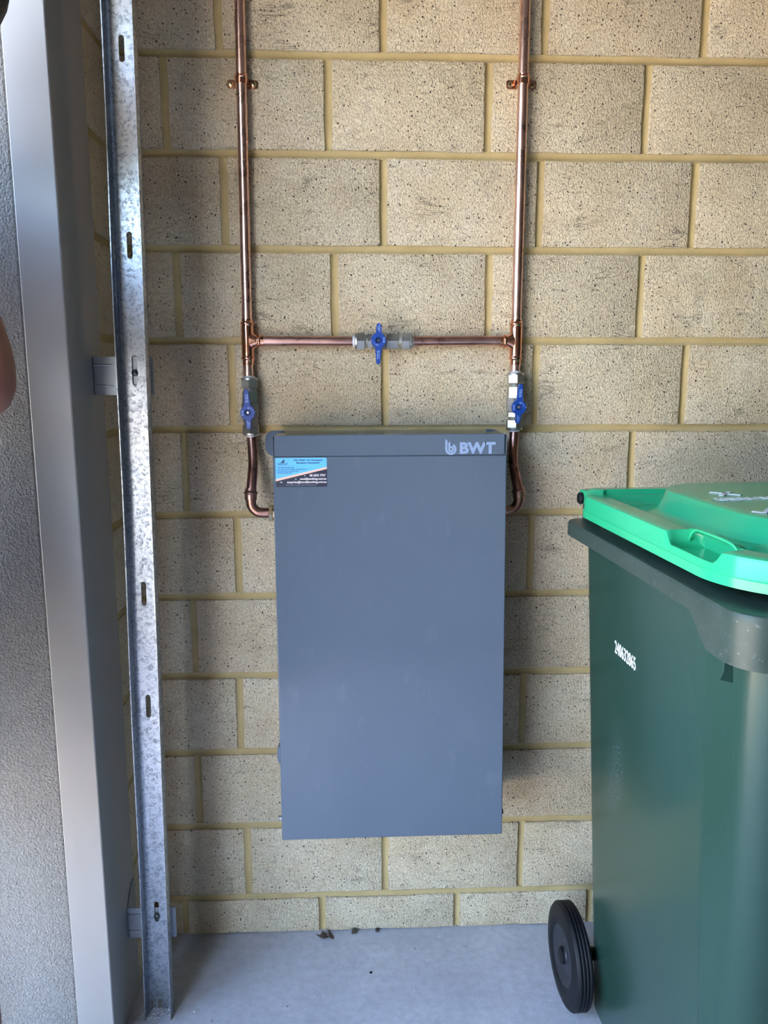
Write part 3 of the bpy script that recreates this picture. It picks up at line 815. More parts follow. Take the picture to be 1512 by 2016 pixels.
# ------------------------------------------------------------------ ball valves
def ball_valve(label, loc, axis, long_up, hrot):
    """valve along local x, handle towards -y; hrot turns the lever in the wall plane"""
    ang = 0.0 if axis == 'x' else PI / 2
    v = thing('ball_valve', label, 'valve', loc, (0, -ang, 0), group='nickel ball valves with blue levers')
    h6 = lambda r, a, b, c=0.0009: [(a, r - c), (a + c, r), (b - c, r), (b, r - c)]
    def hexpart(name, r, a, b, seg=6, ref=(0, -0.5, 0.87)):
        return MB().lathe(h6(r, a, b), (0, 0, 0), (1, 0, 0), seg, ref=ref).build(name, 'nickel', v, smooth=25)
    # caps, nuts, threads, body
    for s_, a, b in ((-1, -0.0415, -0.0255), (1, 0.0455, 0.0615)):
        nut = hexpart('compression_nut', 0.0172, a, b)
        c0 = (a - 0.004, a + 0.0004) if s_ < 0 else (b - 0.0004, b + 0.004)
        MB().lathe([(c0[0], 0.0150), (c0[0] + 0.001, 0.0160), (c0[1], 0.0164)] if s_ < 0 else [(c0[0], 0.0164), (c0[1] - 0.001, 0.0160), (c0[1], 0.0150)], (0, 0, 0), (1, 0, 0), 26).build('nut_collar', 'nickel', nut)
        e = a - 0.004 if s_ < 0 else b + 0.004
        MB().lathe([(0, 0.0112), (0.0035, 0.0100)], (e, 0, 0), (s_, 0, 0), 20).build('flux_residue', 'flux', nut)
    MB().lathe([(x, 0.0125 + (0.0007 if i % 2 else 0)) for i, x in enumerate([-0.0265 + 0.001 * k for k in range(8)])], (0, 0, 0), (1, 0, 0), 22).build('thread', 'nickel', v)
    MB().lathe([(x, 0.0125 + (0.0007 if i % 2 else 0)) for i, x in enumerate([0.0385 + 0.001 * k for k in range(8)])], (0, 0, 0), (1, 0, 0), 22).build('thread', 'nickel', v)
    hexpart('body_end', 0.0155, -0.0205, -0.0105)
    hexpart('body_end', 0.0160, 0.0165, 0.0390)
    MB().lathe([(-0.0115, 0.0150), (-0.009, 0.0168), (0.012, 0.0168), (0.0165, 0.0172), (0.0172, 0.0160)], (0, 0, 0), (1, 0, 0), 8, ref=(0, -0.92, 0.38)).build('ball_housing', 'nickel', v, smooth=25)
    MB().lathe([(0.010, 0.0095), (0.022, 0.0095), (0.022, 0.0065), (0.030, 0.0065)], (0, 0, 0), (0, -1, 0), 20).build('stem', 'nickel', v)
    # lever: ring hub with two tapering wings, outline in (a,b)
    R0 = 0.0142
    def wing(L0, L1, w0, w1, n=6):
        pts = [(L0, -w0)] + [(L1 - w1 + w1 * math.cos(t), w1 * math.sin(t)) for t in [-PI / 2 + PI * i / n for i in range(n + 1)]] + [(L0, w0)]
        return pts
    out = []
    a1 = math.asin(0.0064 / R0); a2 = math.asin(0.0058 / R0)
    out += wing(R0 * math.cos(a1), 0.0445, 0.0064, 0.0042)[:]
    out += [(R0 * math.cos(t), R0 * math.sin(t)) for t in [a1 + 0.12 + (PI - a2 - a1 - 0.24) * i / 12 for i in range(13)]]
    out += [(-x, -y) for x, y in wing(R0 * math.cos(a2), 0.0315, 0.0058, 0.0046)]
    out += [(-R0 * math.cos(t), -R0 * math.sin(t)) for t in [a2 + 0.12 + (PI - a1 - a2 - 0.24) * i / 12 for i in range(13)]]
    lev = thing_part(v, 'lever', out, hrot)
    return v, lev
def thing_part(v, name, out, hrot):
    ca, sa = math.cos(hrot), math.sin(hrot)
    pt = lambda a, b, d: (a * ca - b * sa, d, a * sa + b * ca)
    yf, yb = -0.0405, -0.0335
    hole = 0.0058; H = 22
    m = MB()
    n = len(out)
    m.loft([[pt(a, b, yb) for a, b in out], [pt(a, b, yf) for a, b in out]], True, False)
    # front face as a fan between outline and the countersunk hole
    ring = [(hole * math.cos(2 * PI * i / H), hole * math.sin(2 * PI * i / H)) for i in range(H)]
    bm = bmesh.new()
    ov = [bm.verts.new(pt(a, b, yf)) for a, b in out]; rv = [bm.verts.new(pt(a, b, yf)) for a, b in ring]
    es = [bm.edges.new((ov[i], ov[(i + 1) % n])) for i in range(n)] + [bm.edges.new((rv[i], rv[(i + 1) % H])) for i in range(H)]
    bmesh.ops.triangle_fill(bm, use_beauty=True, edges=es)
    bm.verts.index_update()
    m.add([tuple(q.co) for q in bm.verts], [tuple(q.index for q in f.verts) for f in bm.faces]); bm.free()
    m.loft([[pt(a, b, yf) for a, b in ring], [pt(a, b, yf + 0.0045) for a, b in ring]], False, True)
    me = bpy.data.meshes.new(name); me.from_pydata(m.v, [], m.f)
    bm = bmesh.new(); bm.from_mesh(me); bmesh.ops.remove_doubles(bm, verts=bm.verts, dist=1e-6); bm.to_mesh(me); bm.free()
    o = finish(me, name, 'blue', v, 30, 0.0009)
    MB().lathe([(0.0, 0.0034), (0.0026, 0.0034), (0.0036, 0.0022)], (0, yf + 0.0045, 0), (0, -1, 0), 14).build('lever_screw', 'chrome', o)
    def tx(s, size, a, b, rot, mat='blue_ink', align='CENTER'):
        text('print', s, size, mat, o, Matrix.Rotation(-hrot, 4, 'Y') @ Matrix.Translation((a, yf - 0.0001, b)) @ Matrix.Rotation(PI / 2, 4, 'X') @ Matrix.Rotation(rot, 4, 'Z'), align, 0.00002, 0.00006)
    tx('AVG', 0.0052, -0.0008, 0.0082, 0.0)
    tx('Max Pressure', 0.0028, 0.0265, 0.0006, 0.0)
    tx('BSP 2000 kPa', 0.0028, 0.0272, -0.0026, 0.0)
    tx('WATERMARK', 0.0024, -0.0225, 0.0006, 0.0)
    tx('AS 5830', 0.0024, -0.0225, -0.0022, 0.0)
    tx('O', 0.0050, 0.0100, -0.0018, PI / 2)
    tx('S', 0.0042, 0.0008, -0.0118, PI)
    am = MB()
    pa = [(0.0100 * math.cos(t), 0.0100 * math.sin(t)) for t in [-0.35 - 1.0 * i / 8 for i in range(9)]]
    am.tube([pt(a, b, yf - 0.0001) for a, b in pa], 0.0003, 6)
    am.build('print_arrow', 'blue_ink', o)
    return o
# horizontal bypass valve is closed: lever across the pipe
ball_valve('closed ball valve on the horizontal bypass, blue lever across the pipe', (0.0500, PY, ZB - 0.0003), 'x', False, -PI / 2 - 0.02)
ball_valve('open ball valve left of the cabinet, blue lever along the pipe', (-0.1990, PY - 0.001, 1.1535), 'z', True, 0.045)
ball_valve('open ball valve right of the cabinet, blue lever along the pipe', (0.3200, PY - 0.001, 1.1625), 'z', True, -0.06)

# ------------------------------------------------------------------ pipe saddles
def saddle(label, x, z, tilt):
    s = thing('pipe_saddle', label, 'pipe clip', (x, 0, z), (0, tilt, 0), group='copper saddles on the risers')
    m = MB()
    r0, r1, hw = PR + 0.0002, PR + 0.0018, 0.0075
    # strap: flat ears, legs and arch swept along z
    def prof(r, ey):
        pts = [(-0.0255, ey), (-r, ey)]
        pts += [(r * math.cos(t), PY - r * math.sin(t)) for t in [PI - PI * i / 14 for i in range(15)]]
        return pts + [(r, ey), (0.0255, ey)]
    outer = prof(r1, -0.0030); inner = prof(r0, -0.0012)
    poly = outer + inner[::-1]
    arch = [q for q in outer if abs(q[0]) <= r1 + 1e-6]; archi = [q for q in inner if abs(q[0]) <= r0 + 1e-6]
    ap = arch + archi[::-1]
    m.prism(ap, -hw * 0.8, hw * 0.8, lambda a, b, d: (a, b, d))
    m.build('strap', 'copper_fit', s, smooth=40)
    for sg in (-1, 1):
        pl = rrect(0.0095, 0.0280, -hw, hw, [0.004, 0.0008, 0.0008, 0.004], 3)
        ear = MB().prism([(sg * a, b) for a, b in pl], -0.0034, -0.0016, lambda a, b, d: (a, d, b)).build('ear', 'copper_fit', s, smooth=30, bevel=0.0003)
        sc = MB().lathe([(0, 0.0052), (0.001, 0.0052), (0.0026, 0.0040), (0.0032, 0.0018)], (sg * 0.0205, -0.0034, -0.0002), (0, -1, 0), 18).build('screw', 'brass', ear)
        MB().lathe([(0, 0.0016), (0.0003, 0.0016)], (sg * 0.0205, -0.0066, -0.0002), (0, -1, 0), 6).build('screw_recess', 'dark_gap', sc)
    rb = MB().lathe([(-0.0105, r0), (-0.0105, r1 - 0.0004), (-0.0075, r1 - 0.0004)] + bead(-0.001, r1 - 0.0012) + [(0.004, r1 - 0.0004), (0.004, r0)], (0, PY, 0.0065), (0, 0, 1), 24)
    rb.build('swage', 'copper_fit', s)
    return s
saddle('copper saddle with two screws on the left riser', -0.1980, 1.7510, 0.006)
saddle('copper saddle with two screws on the right riser', 0.3190, 1.7575, 0.0)

# ------------------------------------------------------------------ wheelie bin
BTH = 0.045
bc = Vector((0.6765, -0.478, 0.0))
bin_ = thing('wheelie_bin', 'dark green wheelie bin with bright mint green lid', 'bin', bc, (0, 0, BTH))
def body_ring(z):
    t = z / 0.95
    hw = 0.205 + 0.053 * t; yr = 0.268 + 0.007 * t; yfr = -0.205 - 0.068 * t
    r1, r2 = 0.035, 0.050
    kink = -0.165
    pts = []
    def corner(cx, cy, r, a0, n=6):
        return [(cx + r * math.cos(math.radians(a0 + 90 * i / n)), cy + r * math.sin(math.radians(a0 + 90 * i / n))) for i in range(n + 1)]
    kin = 0.011                              # sides turn in slightly ahead of the moulded crease
    pts += corner(hw - r1, yr - r1, r1, 0)
    pts += corner(-hw + r1, yr - r1, r1, 90)
    pts += [(-hw, kink + 0.004), (-hw + 0.0008, kink - 0.004)]
    pts += corner(-hw + kin + r2, yfr + r2, r2, 180)
    pts += corner(hw - kin - r2, yfr + r2, r2, 270)
    pts += [(hw - 0.0008, kink - 0.004), (hw, kink + 0.004)]
    return [(x, y, z) for x, y in pts]
m = MB(); m.loft([body_ring(z) for z in (0.012, 0.03, 0.25, 0.5, 0.75, 0.952)])
body = m.build('body', 'bin', bin_, smooth=30, bevel=0.004)
# rim with a deep comb apron round the front corners
NR = 160
def rim_outline(hw, yr, yf, rr_, rf, n=NR):
    raw = rrect(-hw, hw, yf, yr, [rr_, rr_, rf, rf], 24)
    # resample to n points by arc length
    L = [0]
    for i in range(len(raw)): L.append(L[-1] + (Vector(raw[(i + 1) % len(raw)]) - Vector(raw[i])).length)
    out = []; k = 0
    for i in range(n):
        s_ = L[-1] * i / n
        while L[k + 1] < s_: k += 1
        a = Vector(raw[k]); b = Vector(raw[(k + 1) % len(raw)])
        u = (s_ - L[k]) / max(L[k + 1] - L[k], 1e-9)
        out.append(tuple(a.lerp(b, u)))
    return out
RZ = 0.970
ro = rim_outline(0.2855, 0.298, -0.302, 0.030, 0.045)
def inset(poly, d):
    n = len(poly); out = []
    dd = d if isinstance(d, list) else [d] * n
    for i in range(n):
        a = Vector(poly[i - 1]); b = Vector(poly[(i + 1) % n]); t = (b - a).normalized()
        nn = Vector((-t.y, t.x)); out.append(tuple(Vector(poly[i]) + nn * dd[i]))
    return out
sm = lambda x, a, b: (lambda t: t * t * (3 - 2 * t))(min(max((x - a) / (b - a), 0), 1))
def apron(x, y):                                  # depth of the skirt below the rim top
    front = sm(-y, 0.176, 0.225)
    return 0.0255 + 0.036 * front
def comb(x, y, fz):                               # recess of the front comb
    return 0.022 * sm(-y, 0.296, 0.300) * sm(0.235 - abs(x), 0.0, 0.02) * (1 if fz else 0)
rings = []
ins = inset(ro, 0.0)
spec = [(0.026, 0.0, None), (0.006, 0.0, None), (0.0016, -0.0012, None), (0.0, -0.004, None)]
for d, dz, _ in spec: rings.append([(x, y, RZ + dz) for x, y in inset(ro, d)])
for fr in (0.18, 0.22, 0.55, 0.62, 1.0):
    rg = []
    for (x, y) in ro:
        ap = apron(x, y); z = RZ - 0.004 - (ap - 0.004) * fr
        off_ = comb(x, y, fr in (0.22, 0.55)); nx_ = -0.006 * fr * sm(-y, 0.18, 0.23)
        rg.append((x * (1 + nx_), y + off_, z))
    rings.append(rg)
bi = inset(ro, 0.0035)
rings.append([(x, y, RZ - apron(*ro[i])) for i, (x, y) in enumerate(bi)])
rings.append([(x, y, RZ - 0.012) for x, y in inset(ro, 0.02)])
MB().loft(rings, True, True).build('rim', 'rim', body, smooth=40)
for s_ in (-1, 1):                                # small ribs below the rim
    MB().prism([(0.236, 0.930), (0.2555, 0.930), (0.2550, 0.878), (0.2590, 0.868), (0.236, 0.862)], -0.0022, 0.0022, lambda a, b, d: (s_ * a, -0.212 + d, b)).build('corner_rib', 'bin', body)
    for yy in (0.118, 0.028, -0.075):
        MB().prism([(0.257, 0.955), (0.276, 0.955), (0.276, 0.945), (0.257, 0.928)], -0.0012, 0.0012, lambda a, b, d: (s_ * a, yy + d, b)).build('rim_gusset', 'bin', body)
# rear handle bar and lugs
MB().tube([(-0.20, 0.285, 0.965), (-0.20, 0.340, 0.965), (0.20, 0.340, 0.965), (0.20, 0.285, 0.965)], 0.013, 14).build('rear_handle', 'bin', body)
for s_ in (-1, 1):
    MB().prism(rrect(0.268, 0.325, 0.955, 1.020, 0.012, 4), -0.006, 0.006, lambda a, b, d: (s_ * 0.235 + d, a, b)).build('hinge_lug', 'bin', body)
# number on the side, slightly sloped surface
tl = math.atan(0.053 / 0.95)
mt = Matrix.Translation((-0.2490, 0.124, 0.7790)) @ Matrix.Rotation(-PI / 2, 4, 'Z') @ Matrix.Rotation(PI / 2, 4, 'X') @ Matrix.Rotation(tl, 4, 'X')
text('number_print', '240632865', 0.0300, 'white_ink', body, mt, ext=0.0002, offset=0.0003, sx=0.62, label='white printed bin number')

# lid, built as rings running inwards
LZ = 0.984
NL = 320
lo = rim_outline(0.2765, 0.262, -0.298, 0.045, 0.125, NL)
def pocket(x, y):                                 # hand pocket in the front corners of the lid, 0..1
    return sm(-y, 0.082, 0.094) * (1 - sm(-y, 0.200, 0.214)) * (1 if abs(x) > 0.15 else 0)
dome = rim_outline(0.192, 0.232, -0.212, 0.130, 0.15, NL)
dtop = rim_outline(0.170, 0.226, -0.190, 0.110, 0.13, NL)
def reang(poly, ref):                             # pick points of poly at the angles of ref, to avoid twist
    ang = [(math.atan2(y, x), (x, y)) for x, y in poly]; ang.sort(); out = []
    import bisect
    keys = [a for a, _ in ang]
    for x, y in ref:
        a = math.atan2(y, x); i = bisect.bisect(keys, a) % len(keys); j = i - 1
        a0, p0 = ang[j]; a1, p1 = ang[i]
        da = (a1 - a0) % (2 * PI); t = ((a - a0) % (2 * PI)) / da if da > 1e-9 else 0
        out.append(tuple(Vector(p0).lerp(Vector(p1), min(max(t, 0), 1))))
    return out
dome = reang(dome, lo); dtop = reang(dtop, lo)
BZ = 1.0215                                       # height of the raised edge band
def lid_ring(d, zf): return [(x, y, zf(lo[i][0], lo[i][1])) for i, (x, y) in enumerate(inset(lo, d))]
PZ = 0.9995
rear = lambda x, y: 0.0085 * sm(y, 0.225, 0.250)
L = []
L.append(lid_ring(0.004, lambda x, y: LZ + 0.001))
L.append(lid_ring(0.0, lambda x, y: LZ))
L.append(lid_ring(-0.0004, lambda x, y: LZ + 0.0115))
L.append(lid_ring(0.0014, lambda x, y: LZ + 0.0135))
L.append(lid_ring(0.0022, lambda x, y: (1 - pocket(x, y)) * (BZ - 0.006) + pocket(x, y) * (PZ + 0.002)))
L.append(lid_ring(0.0040, lambda x, y: (1 - pocket(x, y)) * (BZ - 0.0018) + pocket(x, y) * (PZ + 0.0052) + rear(x, y)))
L.append(lid_ring(0.0080, lambda x, y: (1 - pocket(x, y)) * BZ + pocket(x, y) * (PZ + 0.0050) + rear(x, y)))
L.append(lid_ring(0.0115, lambda x, y: (1 - pocket(x, y)) * (BZ + 0.0003) + pocket(x, y) * PZ + rear(x, y)))
L.append(lid_ring([0.0315 + 0.019 * pocket(x, y) for x, y in lo], lambda x, y: (1 - pocket(x, y)) * (BZ + 0.0003) + pocket(x, y) * PZ + rear(x, y)))
L.append(lid_ring([0.0320 + 0.017 * pocket(x, y) for x, y in lo], lambda x, y: BZ + 0.0003 - pocket(x, y) * 0.006 + rear(x, y)))
L.append(lid_ring(0.0335, lambda x, y: BZ + 0.0006 + 0.003 * pocket(x, y)))
L.append(lid_ring(0.0370, lambda x, y: BZ - 0.0005 + 0.0036 * pocket(x, y)))
L.append(lid_ring(0.0420, lambda x, y: BZ - 0.006 + 0.008 * pocket(x, y)))
L.append(lid_ring(0.0480, lambda x, y: BZ - 0.0115 + 0.011 * pocket(x, y)))
inn = inset(lo, 0.0480)
for t, z in ((0.3, BZ - 0.0135), (0.6, BZ - 0.0140), (0.85, BZ - 0.0130), (1.0, BZ - 0.0105)):
    L.append([(a[0] + (b[0] - a[0]) * t, a[1] + (b[1] - a[1]) * t, z + (0.011 * pocket(*lo[i]) * (1 - t))) for i, (a, b) in enumerate(zip(inn, dome))])
for t, z in ((0.12, 1.0145), (0.5, 1.0255), (0.93, 1.0393), (1.0, 1.0405)):
    L.append([(a[0] + (b[0] - a[0]) * t, a[1] + (b[1] - a[1]) * t, z) for a, b in zip(dome, dtop)])
for k in (0.9, 0.6, 0.3, 0.05):
    L.append([(x * k, y * k, 1.0405 + 0.0010 * (1 - k)) for x, y in dtop])
lid = MB().loft(L, False, True).build('lid', 'lid', bin_, smooth=42)
md = lid.modifiers.new('thickness', 'SOLIDIFY'); md.thickness = 0.0022; md.offset = -1
for s_ in (-1, 1):                                # rolled lip arching over each hand pocket
    ys = [-0.088, -0.093, -0.102, -0.115, -0.150, -0.180, -0.192, -0.202, -0.209]
    zs = [PZ + 0.008, BZ - 0.004, BZ + 0.0026, BZ + 0.0042, BZ + 0.0046, BZ + 0.004, BZ + 0.001, BZ - 0.008, PZ + 0.002]
    pts = []
    il = [p for p in inset(lo, 0.0328) if p[0] * s_ > 0.12]
    for yy, zz in zip(ys, zs):
        q = min(il, key=lambda p: abs(p[1] - yy)); pts.append((q[0], yy, zz))
    MB().tube(smooth_path(pts, 6), 0.0019, 10).build('pocket_lip', 'lid', lid)
    MB().lathe([(0, 0.0105), (0.006, 0.0105), (0.0078, 0.0090)], (s_ * 0.257, 0.283, 1.0075), (s_, 0, 0), 20).build('hinge_pin', 'rubber', lid)
    MB().prism(rrect(0.235, 0.300, 0.998, 1.0225, 0.009, 5), 0.0, 0.014, lambda a, b, d: (s_ * (0.244 + d), a, b)).build('hinge_knuckle', 'lid', lid, smooth=35, bevel=0.002)
# print on the lid
up_m = lambda x, y, r=0.0: Matrix.Translation((x, y, 1.0419)) @ Matrix.Rotation(r, 4, 'Z')
lid_l = Matrix.Rotation(-BTH, 4, 'Z') @ Matrix.Translation(-bc)
wp = lambda x, y: (lid_l @ Vector((x, y, 0)))
a = wp(0.5295, -0.4630)
text('print', 'GARDEN ORGANICS', 0.036, 'white_ink', lid, up_m(a.x, a.y, 0.08), ext=0.0002, offset=0.0007, sx=0.42, label='white lettering GARDEN ORGANICS')
xm = MB()
c0 = wp(0.572, -0.392)
def flatbar(m_, ax, ay, bx, by, w):
    d = Vector((bx - ax, by - ay)).normalized(); n_ = Vector((-d.y, d.x)) * w / 2
    pts = [(ax + n_.x, ay + n_.y), (bx + n_.x, by + n_.y), (bx - n_.x, by - n_.y), (ax - n_.x, ay - n_.y)]
    m_.add([(x, y, 1.0422) for x, y in pts] + [(x, y, 1.0412) for x, y in pts], [(0, 1, 2, 3), (0, 4, 5, 1), (1, 5, 6, 2), (2, 6, 7, 3), (3, 7, 4, 0)])
flatbar(xm, c0.x - 0.016, c0.y + 0.017, c0.x + 0.016, c0.y - 0.017, 0.007); flatbar(xm, c0.x - 0.016, c0.y - 0.017, c0.x + 0.016, c0.y + 0.017, 0.007)
xm.build('cross_print', 'white_ink', lid, smooth=None)
tm = MB(); c1 = wp(0.541, -0.556)
flatbar(tm, c1.x - 0.012, c1.y + 0.002, c1.x, c1.y - 0.008, 0.006); flatbar(tm, c1.x - 0.001, c1.y - 0.009, c1.x + 0.028, c1.y + 0.026, 0.006)
tm.build('tick_print', 'white_ink', lid, smooth=None)
# wheels and axle
WR, WY = 0.097, 0.280
MB().box(-0.185, 0.185, 0.255, 0.302, 0.066, 0.128).build('axle_housing', 'bin', body, smooth=30, bevel=0.006)
ax_ = MB().tube([(-0.245, WY, WR), (0.245, WY, WR)], 0.0125, 14).build('axle', 'rubber', bin_)
for s_ in (-1, 1):
    k_ = WR / 0.125
    pr = [(0.0, 0.112), (0.003, 0.1195), (0.007, 0.1225)]
    for k in range(4):
        t = 0.007 + k * 0.0085
        pr += [(t + 0.0005, 0.1238), (t + 0.0025, 0.125), (t + 0.0058, 0.125), (t + 0.0072, 0.1238), (t + 0.0078, 0.1208)]
    pr += [(0.043, 0.118), (0.046, 0.110), (0.046, 0.072), (0.040, 0.070)]
    pr = [(0.004, 0.070), (0.001, 0.0745), (0.0, 0.078), (-0.0015, 0.086), (-0.0022, 0.090), (-0.0015, 0.094)] + pr
    pr = [(a * k_, b * k_) for a, b in pr]
    wo_ = (s_ * 0.262, WY, WR)
    wheel = MB().lathe(pr, wo_, (-s_, 0, 0), 64, False).build('wheel', 'rubber', bin_, smooth=28)
    hp_ = [(0.005, 0.020), (0.0085, 0.022), (0.012, 0.052), (0.0045, 0.0655), (0.0015, 0.0705), (0.0055, 0.0735), (0.03, 0.0735), (0.03, 0.0)]
    hb = MB().lathe([(a * k_, b * k_) for a, b in hp_], wo_, (-s_, 0, 0), 40, False).build('hub', 'hub', wheel, smooth=28)
    MB().lathe([(0.006, 0.016), (-0.001, 0.0152), (-0.003, 0.012)], wo_, (-s_, 0, 0), 20).build('axle_cap', 'rubber', hb)

# ------------------------------------------------------------------ person at the opening
def skin_mesh(name, nodes, edges, mat, parent, base, lv=2, root=0):
    me = bpy.data.meshes.new(name)
    keys = list(nodes)
    me.from_pydata([tuple(Vector(nodes[k][0]) - Vector(base)) for k in keys], [(keys.index(a), keys.index(b)) for a, b in edges], [])
    o = bpy.data.objects.new(name, me); COL.objects.link(o)
    md = o.modifiers.new('skin', 'SKIN'); md.use_smooth_shade = True; md.branch_smoothing = 0.6
    sv = me.skin_vertices[0].data
    for i, k in enumerate(keys):
        r = nodes[k][1]; sv[i].radius = r if isinstance(r, tuple) else (r, r)
        sv[i].use_root = (i == root)
    ms = o.modifiers.new('sub', 'SUBSURF'); ms.levels = lv; ms.render_levels = lv
    dg = bpy.context.evaluated_depsgraph_get()
    m2 = bpy.data.meshes.new_from_object(o.evaluated_get(dg))
    bpy.data.objects.remove(o)
    m2.name = name; m2.materials.clear(); m2.materials.append(MAT[mat])
    m2.polygons.foreach_set('use_smooth', [True] * len(m2.polygons))
    o = bpy.data.objects.new(name, m2); COL.objects.link(o)
    if parent: o.parent = parent
    return o
px0, py0 = -0.586, -0.505
PB = Vector((px0 - 0.06, py0, 0.0))
PRV, PFV = Vector((-0.80, 0.60)), Vector((-0.60, -0.80))        # the person's right and forward directions
def lean(z):
    tab = [(0.0, -0.080), (0.5, -0.080), (0.95, -0.070), (1.1, -0.035), (1.23, -0.004), (1.34, -0.045), (1.46, -0.060), (1.52, -0.04), (1.6, 0.035), (1.68, 0.096), (1.8, 0.140)]
    for (a, u), (b, w) in zip(tab, tab[1:]):
        if z <= b: return u + (w - u) * max(z - a, 0) / (b - a)
    return tab[-1][1]
def q(x, y, z):
    p = PRV * x + PFV * y; return (px0 + p.x + lean(z), py0 + p.y, z)
person = thing('person', 'person in navy shirt and dark shorts, bare elbow showing at the left edge', 'person', PB)
nd = {
 'pelvis': (q(0, 0, 0.95), (0.150, 0.105)), 'waist': (q(0, 0, 1.10), (0.140, 0.100)), 'chest': (q(0, 0.015, 1.30), (0.160, 0.100)),
 'ster': (q(0, -0.01, 1.42), (0.135, 0.085)), 'neck': (q(0, -0.005, 1.52), 0.058), 'neck2': (q(0, 0.012, 1.575), 0.056),
 'jaw': (q(0, 0.030, 1.615), (0.060, 0.072)), 'head': (q(0, 0.022, 1.69), (0.076, 0.095)), 'crown': (q(0, 0.012, 1.755), (0.062, 0.078)),
 'shr': (q(0.165, -0.01, 1.445), 0.058), 'upr': (q(0.205, -0.012, 1.34), 0.047), 'elr': (q(0.212, -0.005, 1.2215), 0.043), 'fr': (q(0.150, 0.105, 1.215), 0.040), 'wrr': (q(0.000, 0.165, 1.225), 0.027), 'har': (q(-0.045, 0.160, 1.228), (0.036, 0.020)),
 'shl': (q(-0.160, -0.01, 1.445), 0.056), 'upl': (q(-0.176, -0.020, 1.34), 0.044), 'ell': (q(-0.219, -0.022, 1.1940), 0.043), 'fl': (q(-0.150, 0.110, 1.190), 0.040), 'wrl': (q(0.000, 0.180, 1.175), 0.027), 'hal': (q(0.045, 0.178, 1.178), (0.036, 0.020)),
 'hpr': (q(0.095, 0, 0.90), 0.088), 'thr': (q(0.110, 0.005, 0.72), 0.076), 'knr': (q(0.120, 0.01, 0.50), 0.055), 'car': (q(0.125, -0.015, 0.36), 0.054), 'anr': (q(0.130, -0.02, 0.10), 0.038), 'ftr': (q(0.135, 0.05, 0.05), 0.036), 'tor': (q(0.140, 0.13, 0.035), 0.030),
 'hpl': (q(-0.095, 0, 0.90), 0.088), 'thl': (q(-0.110, 0.005, 0.72), 0.076), 'knl': (q(-0.120, 0.01, 0.50), 0.055), 'cal': (q(-0.125, -0.015, 0.36), 0.054), 'anl': (q(-0.130, -0.02, 0.10), 0.038), 'ftl': (q(-0.135, 0.05, 0.05), 0.036), 'tol': (q(-0.140, 0.13, 0.035), 0.030),
}
ed = [('pelvis', 'waist'), ('waist', 'chest'), ('chest', 'ster'), ('ster', 'neck'), ('neck', 'neck2'), ('neck2', 'jaw'), ('jaw', 'head'), ('head', 'crown'),
      ('ster', 'shr'), ('shr', 'upr'), ('upr', 'elr'), ('elr', 'fr'), ('fr', 'wrr'), ('wrr', 'har'), ('ster', 'shl'), ('shl', 'upl'), ('upl', 'ell'), ('ell', 'fl'), ('fl', 'wrl'), ('wrl', 'hal'),
      ('pelvis', 'hpr'), ('hpr', 'thr'), ('thr', 'knr'), ('knr', 'car'), ('car', 'anr'), ('anr', 'ftr'), ('ftr', 'tor'), ('pelvis', 'hpl'), ('hpl', 'thl'), ('thl', 'knl'), ('knl', 'cal'), ('cal', 'anl'), ('anl', 'ftl'), ('ftl', 'tol')]
def hv(x, y, z): return Vector((PRV.x * x + PFV.x * y, PRV.y * x + PFV.y * y, z))
fing = ((0.018, 0.070, 0.0088), (0.008, 0.078, 0.0092), (-0.004, 0.074, 0.0088), (-0.015, 0.060, 0.0080))
for tg, sx_, hb_ in (('r', -1, 'har'), ('l', 1, 'hal')):
    h0 = Vector(nd[hb_][0])
    for i, (dz, ln, r) in enumerate(fing):
        a_, b_ = f'f{tg}{i}a', f'f{tg}{i}b'
        nd[f'f{tg}{i}0'] = (tuple(h0 + hv(sx_ * 0.028, -0.002, dz)), r)
        nd[a_] = (tuple(h0 + hv(sx_ * (0.028 + ln * 0.5), -0.006, dz * 1.1)), r)
        nd[b_] = (tuple(h0 + hv(sx_ * (0.028 + ln * 0.92), -0.030, dz * 1.1)), r * 0.85)
        ed += [(hb_, f'f{tg}{i}0'), (f'f{tg}{i}0', a_), (a_, b_)]
    nd[f't{tg}0'] = (tuple(h0 + hv(sx_ * -0.004, 0.006, 0.028)), 0.0105); nd[f't{tg}1'] = (tuple(h0 + hv(sx_ * 0.028, 0.010, 0.046)), 0.0095)
    ed += [(hb_, f't{tg}0'), (f't{tg}0', f't{tg}1')]
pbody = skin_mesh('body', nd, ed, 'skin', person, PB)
# clothes and hair follow the body: offset shells cut from its surface
def loc3(p):                                       # world point -> (side, forward, z) of the person
    d = Vector((p.x - px0 - lean(p.z), p.y - py0)); return d.dot(PRV), d.dot(PFV), p.z
def shell(name, test, off, mat, parent=person):
    src = pbody.data; keep = []
    for f in src.polygons:
        if test(*loc3(f.center + PB)): keep.append(f)
    idx = {}; vs_, fs_ = [], []
    for f in keep:
        t = []
        for i in f.vertices:
            if i not in idx:
                v = src.vertices[i]; idx[i] = len(vs_)
                p = v.co + v.normal * (off(*loc3(v.co + PB)) if callable(off) else off)
                vs_.append((p.x, p.y, max(p.z, 0.002)))
            t.append(idx[i])
        fs_.append(tuple(t))
    me = bpy.data.meshes.new(name); me.from_pydata(vs_, [], fs_)
    me.polygons.foreach_set('use_smooth', [True] * len(me.polygons))
    me.materials.append(MAT[mat])
    o = bpy.data.objects.new(name, me); COL.objects.link(o); o.parent = parent
    md = o.modifiers.new('thickness', 'SOLIDIFY'); md.thickness = 0.004; md.offset = 1
    return o
arm = lambda x, z: abs(x) > 0.150 + (1.45 - z) * 0.10
